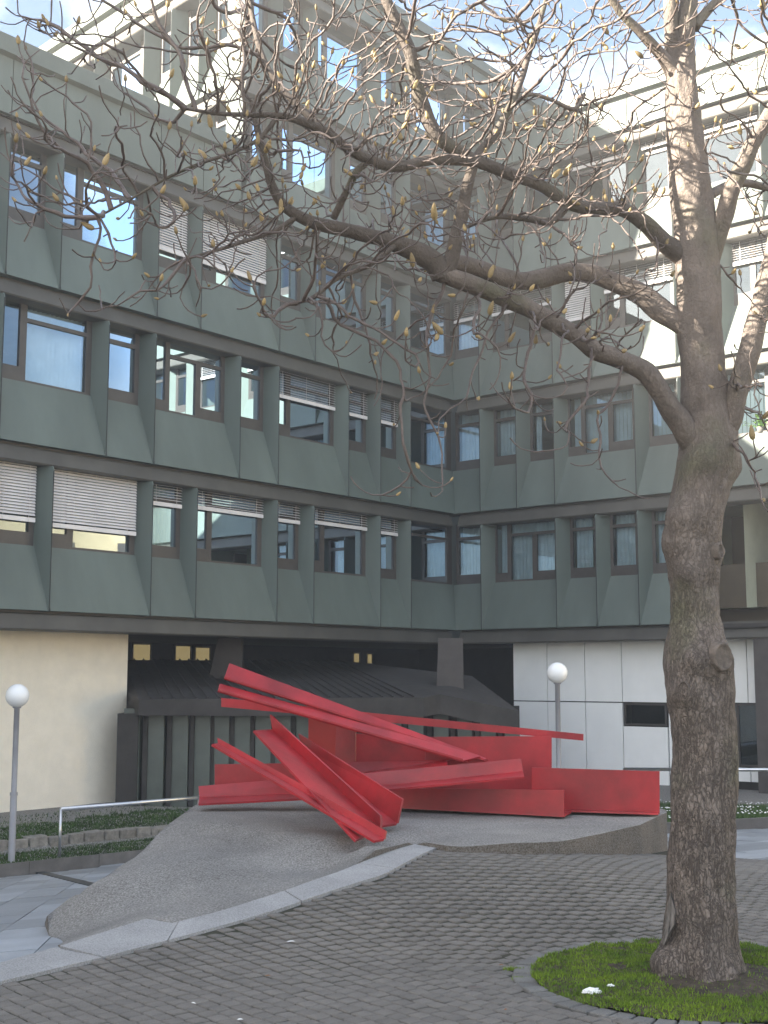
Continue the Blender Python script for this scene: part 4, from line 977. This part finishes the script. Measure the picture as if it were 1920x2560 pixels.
# main limbs: (x, y) in the 1659-wide picture, distance Y, diameter there
LIMBS = [
 [(1510, 985, 7.06, 62), (1480, 930, 7.0, 58), (1440, 868, 6.95, 50), (1395, 805, 6.9, 46), (1345, 778, 6.85, 42), (1290, 758, 6.8, 44), (1235, 718, 6.78, 40), (1180, 688, 6.75, 44), (1120, 655, 6.72, 42), (1060, 632, 6.7, 40), (1000, 608, 6.68, 40), (955, 592, 6.66, 42)],
 [(955, 600, 6.66, 44), (940, 570, 6.64, 48), (900, 545, 6.6, 42), (840, 520, 6.55, 36), (780, 506, 6.5, 33), (720, 490, 6.45, 30), (660, 474, 6.4, 27), (615, 445, 6.35, 24), (588, 400, 6.3, 20), (570, 340, 6.25, 17), (556, 280, 6.2, 15), (545, 220, 6.18, 12)],
 [(1490, 705, 7.06, 60), (1440, 680, 7.1, 52), (1390, 640, 7.15, 47), (1330, 612, 7.2, 43), (1270, 592, 7.22, 40), (1220, 590, 7.2, 40), (1150, 606, 7.15, 40), (1090, 600, 7.05, 40), (1030, 578, 6.9, 38), (975, 568, 6.72, 38), (945, 580, 6.66, 42)],
 [(1495, 570, 7.06, 52), (1440, 530, 7.0, 42), (1390, 480, 6.9, 36), (1345, 452, 6.85, 32), (1290, 452, 6.8, 30), (1230, 438, 6.75, 29), (1180, 408, 6.7, 28), (1110, 378, 6.65, 28), (1040, 352, 6.6, 28), (985, 325, 6.55, 30), (940, 285, 6.5, 34), (915, 235, 6.48, 34), (898, 170, 6.45, 32), (885, 110, 6.42, 30), (860, 55, 6.4, 28), (835, 0, 6.38, 25), (800, -80, 6.36, 20)],
 [(960, 610, 6.66, 38), (980, 540, 6.64, 34), (995, 470, 6.62, 30), (1010, 400, 6.6, 27), (1030, 340, 6.6, 22), (1070, 288, 6.65, 19), (1100, 235, 6.7, 17), (1125, 175, 6.75, 15), (1145, 110, 6.8, 13), (1165, 50, 6.85, 12), (1185, -20, 6.9, 10)],
 [(1040, 352, 6.6, 22), (990, 345, 6.5, 25), (930, 345, 6.4, 25), (860, 360, 6.3, 24), (800, 345, 6.22, 24), (750, 320, 6.15, 22), (705, 285, 6.1, 22), (650, 262, 6.05, 20), (600, 250, 6.0, 15), (540, 248, 5.95, 12), (470, 245, 5.9, 9), (400, 235, 5.85, 7)],
 [(705, 285, 6.1, 17), (650, 235, 6.2, 16), (612, 195, 6.3, 15), (580, 150, 6.35, 15), (560, 100, 6.4, 14), (548, 50, 6.45, 13), (535, -20, 6.5, 11)],
 [(800, 345, 6.22, 14), (770, 370, 6.2, 17), (750, 410, 6.25, 16), (720, 470, 6.35, 16)],
 [(600, 250, 6.0, 11), (560, 300, 5.98, 10), (500, 330, 5.95, 9), (440, 350, 5.92, 8), (370, 380, 5.9, 7), (300, 420, 5.88, 6), (210, 470, 5.85, 5)],
 [(640, 470, 6.38, 13), (590, 500, 6.3, 11), (530, 520, 6.2, 10), (470, 540, 6.1, 8), (400, 560, 6.0, 6)],
 [(860, 525, 6.56, 13), (800, 570, 6.4, 12), (730, 600, 6.3, 11), (680, 640, 6.2, 9), (640, 655, 6.15, 7)],
 [(1230, 440, 6.75, 15), (1190, 478, 6.7, 18), (1130, 470, 6.62, 16), (1070, 468, 6.55, 12), (1010, 490, 6.5, 9)],
 [(1545, 990, 7.06, 44), (1575, 920, 7.0, 50), (1595, 840, 6.95, 48), (1622, 740, 6.9, 46), (1645, 650, 6.85, 44), (1668, 560, 6.8, 42), (1700, 440, 6.7, 38)],
 [(1535, 560, 7.06, 40), (1560, 480, 7.0, 40), (1590, 390, 6.9, 36), (1622, 320, 6.85, 36), (1665, 240, 6.8, 32), (1720, 140, 6.7, 28)],
 [(1530, 425, 7.06, 24), (1570, 402, 7.15, 20), (1610, 396, 7.2, 18), (1670, 408, 7.3, 16)],
 [(1480, 240, 7.06, 32), (1455, 165, 7.05, 38), (1425, 115, 7.0, 26), (1385, 70, 6.95, 22), (1345, 30, 6.9, 20), (1310, -20, 6.85, 18)],
 [(1465, 190, 7.06, 34), (1452, 120, 7.04, 34), (1450, 50, 7.02, 32), (1448, -30, 7.0, 30)],
 [(1500, 60, 7.06, 26), (1535, 15, 7.1, 20), (1580, -20, 7.15, 16)],
 [(1095, 240, 6.68, 10), (1140, 205, 6.75, 9), (1190, 215, 6.8, 9), (1240, 235, 6.85, 11), (1262, 205, 6.9, 8)],
]
def smooth_path(pts, sub=5):
    P = [Vector((*at(x * D_, y * D_, Y), d * D_ * Y / FPX / 2)) if False else (at(x * D_, y * D_, Y), d * D_ * Y / FPX / 2) for x, y, Y, d in pts]
    out, rs = [], []; n2 = len(P)
    for i in range(n2 - 1):
        p0, p1, p2, p3 = (P[max(0, min(n2 - 1, i + k))] for k in (-1, 0, 1, 2))
        for s2 in range(sub):
            t = s2 / sub
            q = .5 * ((2 * p1[0]) + (p2[0] - p0[0]) * t + (2 * p0[0] - 5 * p1[0] + 4 * p2[0] - p3[0]) * t * t + (3 * p1[0] - p0[0] - 3 * p2[0] + p3[0]) * t ** 3)
            out.append(q); rs.append(p1[1] + (p2[1] - p1[1]) * t)
    out.append(P[-1][0]); rs.append(P[-1][1]); return out, rs
nodes, parent_i = [], []                              # seeds of the twig growth
for li, L in enumerate(LIMBS):
    P, rs = smooth_path(L)
    mb = MB(); sides = 14; mb.tube(P, rs, sides)
    mb.v = [tuple(Vector(v) + Vector((noise.noise(Vector(v) * 7 + Vector((li, 0, 0))), noise.noise(Vector(v) * 7 + Vector((0, li + 9, 0))), noise.noise(Vector(v) * 7 + Vector((0, 0, li + 5))))) * (.22 * rs[min(len(rs) - 1, i // sides)])) for i, v in enumerate(mb.v)]
    mb.build('branch', M['limb'] if 0 < li < 12 and li != 2 else M['bark'], tree, True)
    for i, (p, r) in enumerate(zip(P, rs)):
        if r < .045 or i % 2 == 0:
            if p.z > 2.9: nodes.append(p); parent_i.append(-1)
nseed = len(nodes)
# space colonisation of the twigs
rnd = random.Random(21)
regions = [  # x0, y0, x1, y1 (1659-wide picture), Y range, count
 (430, 20, 900, 330, 5.4, 7.2, 330), (850, 0, 1330, 330, 5.9, 7.8, 430), (430, 300, 900, 520, 5.5, 7.2, 260), (780, 300, 1420, 560, 6.0, 7.6, 330),
 (0, 30, 450, 330, 5.3, 6.4, 150), (0, 300, 480, 520, 5.3, 6.3, 130), (130, 500, 560, 680, 5.4, 6.3, 70), (520, 500, 960, 740, 5.7, 6.8, 110), (900, 560, 1420, 740, 6.0, 7.2, 110),
 (760, 700, 1330, 900, 6.0, 6.9, 60), (900, 880, 1000, 1080, 6.2, 6.7, 7), (1040, 740, 1330, 1010, 6.0, 6.8, 22), (1480, 0, 1700, 440, 6.3, 7.8, 110), (1560, 440, 1700, 1000, 6.2, 7.4, 40), (1330, 0, 1480, 330, 6.3, 7.4, 70),
 (0, -250, 1700, 0, 5.4, 8, 260)]
attr = []
for x0, y0, x1, y1, Y0, Y1, c in regions:
    for _ in range(c):
        attr.append(at(rnd.uniform(x0, x1) * D_, rnd.uniform(y0, y1) * D_, rnd.uniform(Y0, Y1)))
for (x, y, Y) in [(1395, 1090, 6.6), (1350, 1060, 6.5), (1640, 1080, 6.6), (1600, 1010, 6.7), (1655, 1130, 6.5), (930, 1075, 6.4), (785, 1045, 6.3), (860, 1000, 6.35)]: attr.append(at(x * D_, y * D_, Y))
STEP, KILL = .05, .1
alive = list(range(len(attr)))
near_n = {}
dirty_from = 0
best = [(-1, 1e9)] * len(attr)
for it in range(150):
    kd = KDTree(len(nodes) - dirty_from)
    for i in range(dirty_from, len(nodes)): kd.insert(nodes[i], i)
    kd.balance()
    for ai in alive:
        co, ix, d = kd.find(attr[ai])
        if d < best[ai][1]: best[ai] = (ix, d)
    dirty_from = len(nodes)
    alive = [a for a in alive if best[a][1] > KILL]
    if not alive: break
    pull = {}
    lim = .5 + .012 * it
    for ai in alive:
        ix, d = best[ai]
        if d < lim: pull.setdefault(ix, []).append(ai)
    if not pull:
        continue
    new = 0
    for ix, al in pull.items():
        v = Vector((0, 0, 0))
        for a in al: v += (attr[a] - nodes[ix]).normalized()
        if v.length < .25: v = attr[al[0]] - nodes[ix]
        v.normalize()
        v += Vector((rnd.gauss(0, .3), rnd.gauss(0, .3), rnd.gauss(0, .3)))
        if parent_i[ix] >= 0:
            v += (nodes[ix] - nodes[parent_i[ix]]).normalized() * .8
        v.normalize(); p = nodes[ix] + v * STEP
        nodes.append(p); parent_i.append(ix); new += 1
    if len(nodes) > 16000 or new == 0: break
    if dirty_from == len(nodes): break
# side shoots with upturned tips
n0 = len(nodes)
kids = [0] * n0
for i in range(nseed, n0): kids[parent_i[i]] += 1
for i in range(nseed, n0):
    tip = kids[i] == 0
    if tip or rnd.random() < .26:
        base = i; d = (nodes[i] - nodes[parent_i[i]]).normalized() if parent_i[i] >= 0 else Vector((0, 0, 1))
        if not tip: d = (d * .5 + Vector((rnd.gauss(0, 1), rnd.gauss(0, 1), rnd.gauss(0, .7))).normalized()).normalized()
        for s2 in range(rnd.choice((2, 3, 4)) if tip else rnd.choice((1, 2, 3, 4))):
            d = (d + Vector((rnd.gauss(0, .24), rnd.gauss(0, .24), .3))).normalized()
            nodes.append(nodes[base] + d * STEP * .75); parent_i.append(base); base = len(nodes) - 1
N = len(nodes); children = [[] for _ in range(N)]
for i in range(nseed, N): children[parent_i[i]].append(i)
rr = [0.0] * N; EXP = 2.35
for i in range(N - 1, nseed - 1, -1):
    rr[i] = .0034 if not children[i] else max(.0034, min(.03, sum(rr[c] ** EXP for c in children[i]) ** (1 / EXP)))
tw = MB(); starts = [(c, s2) for s2 in range(nseed) for c in children[s2]]
tips = []
while starts:
    c, p = starts.pop(); path = [nodes[p], nodes[c]]; rs = [rr[c] * 1.1, rr[c]]; cur = c
    while children[cur]:
        ch = sorted(children[cur], key=lambda q: -rr[q]); 
        for o in ch[1:]: starts.append((o, cur))
        cur = ch[0]; path.append(nodes[cur]); rs.append(rr[cur])
    tips.append((path[-1], (path[-1] - path[-2]).normalized()))
    rs = [r * (1 + .18 * rnd.uniform(-1, 1)) for r in rs]
    tw.tube(path, rs, 5 if rs[0] < .01 else 7, False)
tag(tw.build('twigs', M['twig'], tree, True), kind='stuff')
# buds
def bud_mesh(k):
    mb = MB(); r = random.Random(k); L = 1.0; pr = [(0.10, 0), (.2, .1), (.27, .3), (.25, .5), (.17, .75), (.07, .93), (0.0, 1.0)]
    mb.lathe((0, 0, 0), [(a * r.uniform(.9, 1.1), b) for a, b in pr], 7); mb.v = [(x + .08 * math.sin(z * 3) * (k - 1.5) * .4, y, z) for x, y, z in mb.v]
    return mb.mesh('bud', M['bud'], True)
bmeshes = [bud_mesh(k) for k in range(4)]
rnd.shuffle(tips)
def bud_mat(p, d, L, W):
    d = (d + Vector((0, 0, .7))).normalized(); q = d.to_track_quat('Z', 'Y').to_matrix()
    return q, Vector((W, W, L))
inview = [t for t in tips if -20 < px(t[0])[0] < 1940 and -20 < px(t[0])[1]]
outv = [t for t in tips if t not in inview] if len(tips) < 4000 else []
big = 0; rest = MB(); bv0 = [[v.co.copy() for v in m.vertices] for m in bmeshes]; bf0 = [[tuple(p.vertices) for p in m.polygons] for m in bmeshes]
for i, (p, d) in enumerate(inview):
    if i > 500: break
    L = rnd.uniform(.055, .085) if (i < 60) else rnd.uniform(.024, .046); W = L * (.75 if i < 60 else .95)
    q, s3 = bud_mat(p, d, L, W)
    if i < 296:
        o = put('bud', bmeshes[i % 4], tree); o.matrix_parent_inverse = Matrix.Identity(4)
        o.location = p - d * .004 - TREE; o.rotation_euler = q.to_euler(); o.scale = s3
    else:
        rest.add([q @ Vector((v.x * s3.x, v.y * s3.y, v.z * s3.z)) + p - d * .004 for v in bv0[i % 4]], bf0[i % 4])
tag(rest.build('buds', M['bud'], tree, True), kind='stuff')

# ================================================================== small things on the window sills
def on_sill(F, x, y, o): a, z = on_facade(F, x, y, o); return a
def cup(F, x, y, lv, lab, r=.05, h=.12):
    a, z = on_facade(F, x, y, -.52); p = F.P(a, -.52, H0 + lv * HS + SILL + .0)
    mb = MB(); mb.lathe(p, [(0, 0), (r, 0), (r * 1.04, h), (r * .9, h), (r * .86, .02), (0, .02)], 14)
    hd = [p + dL * (r + .032 * math.sin(t)) + Vector((0, 0, h * .5 - .036 * math.cos(t))) for t in [math.pi * i / 6 for i in range(7)]]
    mb.tube(hd, [.007] * 7, 5); tag(mb.build('mug', M['globe'], None, True), lab, 'mug')
cup(FL, 800, 1090, 1, 'white mug standing on the sill behind a half drawn blind', .075, .16)
a_s, _ = on_facade(FL, 860, 1428, -.52); p = FL.P(a_s, -.55, H0 + SILL); mb = MB()
mb.hexa([p + dL * x + nL * y + Vector((0, 0, z)) for z in (0, .13) for x, y in ((-.12, -.08), (.12, -.08), (.12, .08), (-.12, .08))])
tag(mb.build('paper_stack', M['paper'], None, fix=True), 'stack of white paper on the sill of a lowest row window', 'paper')
a_s, _ = on_facade(FR, 1885, 925, -.2); pz = H0 + HS + SILL; p = FR.P(a_s, -.47, pz)
pt = tag(empty('potted_plant', p), 'leafy green potted plant on the window sill right of the trunk', 'plant')
mb = MB(); mb.lathe(p, [(0, 0), (.07, 0), (.1, .16), (.085, .16), (.08, .13), (0, .13)], 14); mb.build('pot', M['kerb'], pt, True)
mb = MB(); rl = random.Random(4)
for k in range(70):
    t = rl.uniform(0, 6.28); el = rl.uniform(.1, 1.3); L = rl.uniform(.12, .34); d = Vector((math.cos(t) * math.cos(el), math.sin(t) * math.cos(el), math.sin(el)))
    b0 = p + Vector((0, 0, .14)) + d * L; sd = d.cross(Vector((0, 0, 1))).normalized() * .035; tip = b0 + d * .13 + Vector((0, 0, -.05))
    mb.tube([p + Vector((0, 0, .13)), b0], [.004, .003], 4, False); mb.add([b0, b0 + sd + d * .06, tip, b0 - sd + d * .06, b0 + d * .06 + Vector((0, 0, .012))], [(0, 1, 4), (1, 2, 4), (2, 3, 4), (3, 0, 4)])
mb.build('leaves', M['plant'], pt)

# ================================================================== litter
def crumple(c, rx, ry, rz, lab, cat, m, seed):
    bmx = bmesh.new(); bmesh.ops.create_icosphere(bmx, subdivisions=3, radius=1)
    for v in bmx.verts:
        k = 1 + .5 * noise.noise(v.co * 2.3 + Vector((seed, 0, 0))) + .25 * noise.noise(v.co * 6 + Vector((0, seed, 0)))
        v.co = Vector((v.co.x * rx * k, v.co.y * ry * k, max(-.3, v.co.z) * rz * k))
    me = bpy.data.meshes.new('paper'); bmx.to_mesh(me); bmx.free(); me.materials.append(m)
    o = put(lab[0], me, None, c); tag(o, lab[1], cat); return o
c = atz(1480, 2480, .02); crumple(c + Vector((0, 0, .0)), .045, .03, .02, ('crumpled_paper', 'crumpled white paper tissue lying at the near edge of the grass ring'), 'litter', M['paper'], 3)
c = atz(1527, 2464, .03); crumple(c, .016, .01, .008, ('paper_scrap', 'tiny torn white paper scrap beside the crumpled tissue on the grass'), 'litter', M['paper'], 8)
c = atz(1838, 2413, .04); crumple(c, .022, .006, .005, ('paper_scrap', 'white paper strip on the soil at the right of the trunk foot'), 'litter', M['paper'], 12)
def flat_bit(x, y, L, W, a, name, lab, cat, m):
    c = on_pav(x, y) + Vector((0, 0, .007)); mb = MB(); u = Vector((math.cos(a), math.sin(a), 0)) * L; v = Vector((-math.sin(a), math.cos(a), 0)) * W
    z = Vector((0, 0, .006))
    mb.add([c - u, c - v + z * .4, c + u, c + v + z * .4, c - u * .3 + z, c + u * .3 + z], [(0, 1, 4), (1, 5, 4), (1, 2, 5), (2, 3, 5), (3, 4, 5), (3, 0, 4)])
    tag(mb.build(name, m, None, fix=True), lab, cat)
flat_bit(727, 2357, .028, .008, .3, 'paper_scrap', 'cream paper scrap on the pavers below the middle of the granite kerb', 'litter', M['paper'])
flat_bit(484, 2512, .018, .005, -.6, 'cigarette_butt', 'pale cigarette butt on the dark pavers at the lower left', 'litter', M['paper'])
flat_bit(600, 2553, .016, .006, .2, 'cigarette_butt', 'short cigarette butt on the pavers at the bottom edge', 'litter', M['paper'])
flat_bit(1253, 2416, .016, .005, .2, 'cigarette_butt', 'orange tipped cigarette butt on the paving just left of the tree ring', 'litter', M['leaf'])
flat_bit(1840, 2517, .03, .009, .05, 'dead_leaf', 'brown leaf scrap on the ring stones at the near right', 'leaf', M['leaf'])
flat_bit(1264, 2528, .012, .008, .9, 'dead_leaf', 'small tan leaf on the pavers in front of the tree ring', 'leaf', M['leaf'])
flat_bit(670, 2443, .018, .008, .4, 'dead_leaf', 'small dark red leaf on the middle of the paving', 'leaf', M['leaf'])
flat_bit(1240, 2135, .05, .008, .1, 'fallen_twig', 'dark fallen twig on the paving in front of the plinth', 'twig', M['twig'])
flat_bit(1190, 2472, .05, .006, -.35, 'fallen_twig', 'reddish fallen twig on the pavers left of the tree ring', 'twig', M['twig'])
hz = MB(); hz.box((-122, -122, -4.3), (122, 122, 21.6)); hm = bpy.data.materials.new('haze'); hm.use_nodes = True
hn = hm.node_tree.nodes; hn.clear(); ho = hn.new('ShaderNodeOutputMaterial'); hv = hn.new('ShaderNodeVolumePrincipled')
hv.inputs['Color'].default_value = (0.95, 0.94, 0.92, 1); hv.inputs['Density'].default_value = 0.0027; hv.inputs['Anisotropy'].default_value = 0.3
hm.node_tree.links.new(hv.outputs[0], ho.inputs['Volume'])
tag(hz.build('haze', hm), kind='stuff')
print('nodes', N, 'tips', len(tips), 'cells', len(cells))
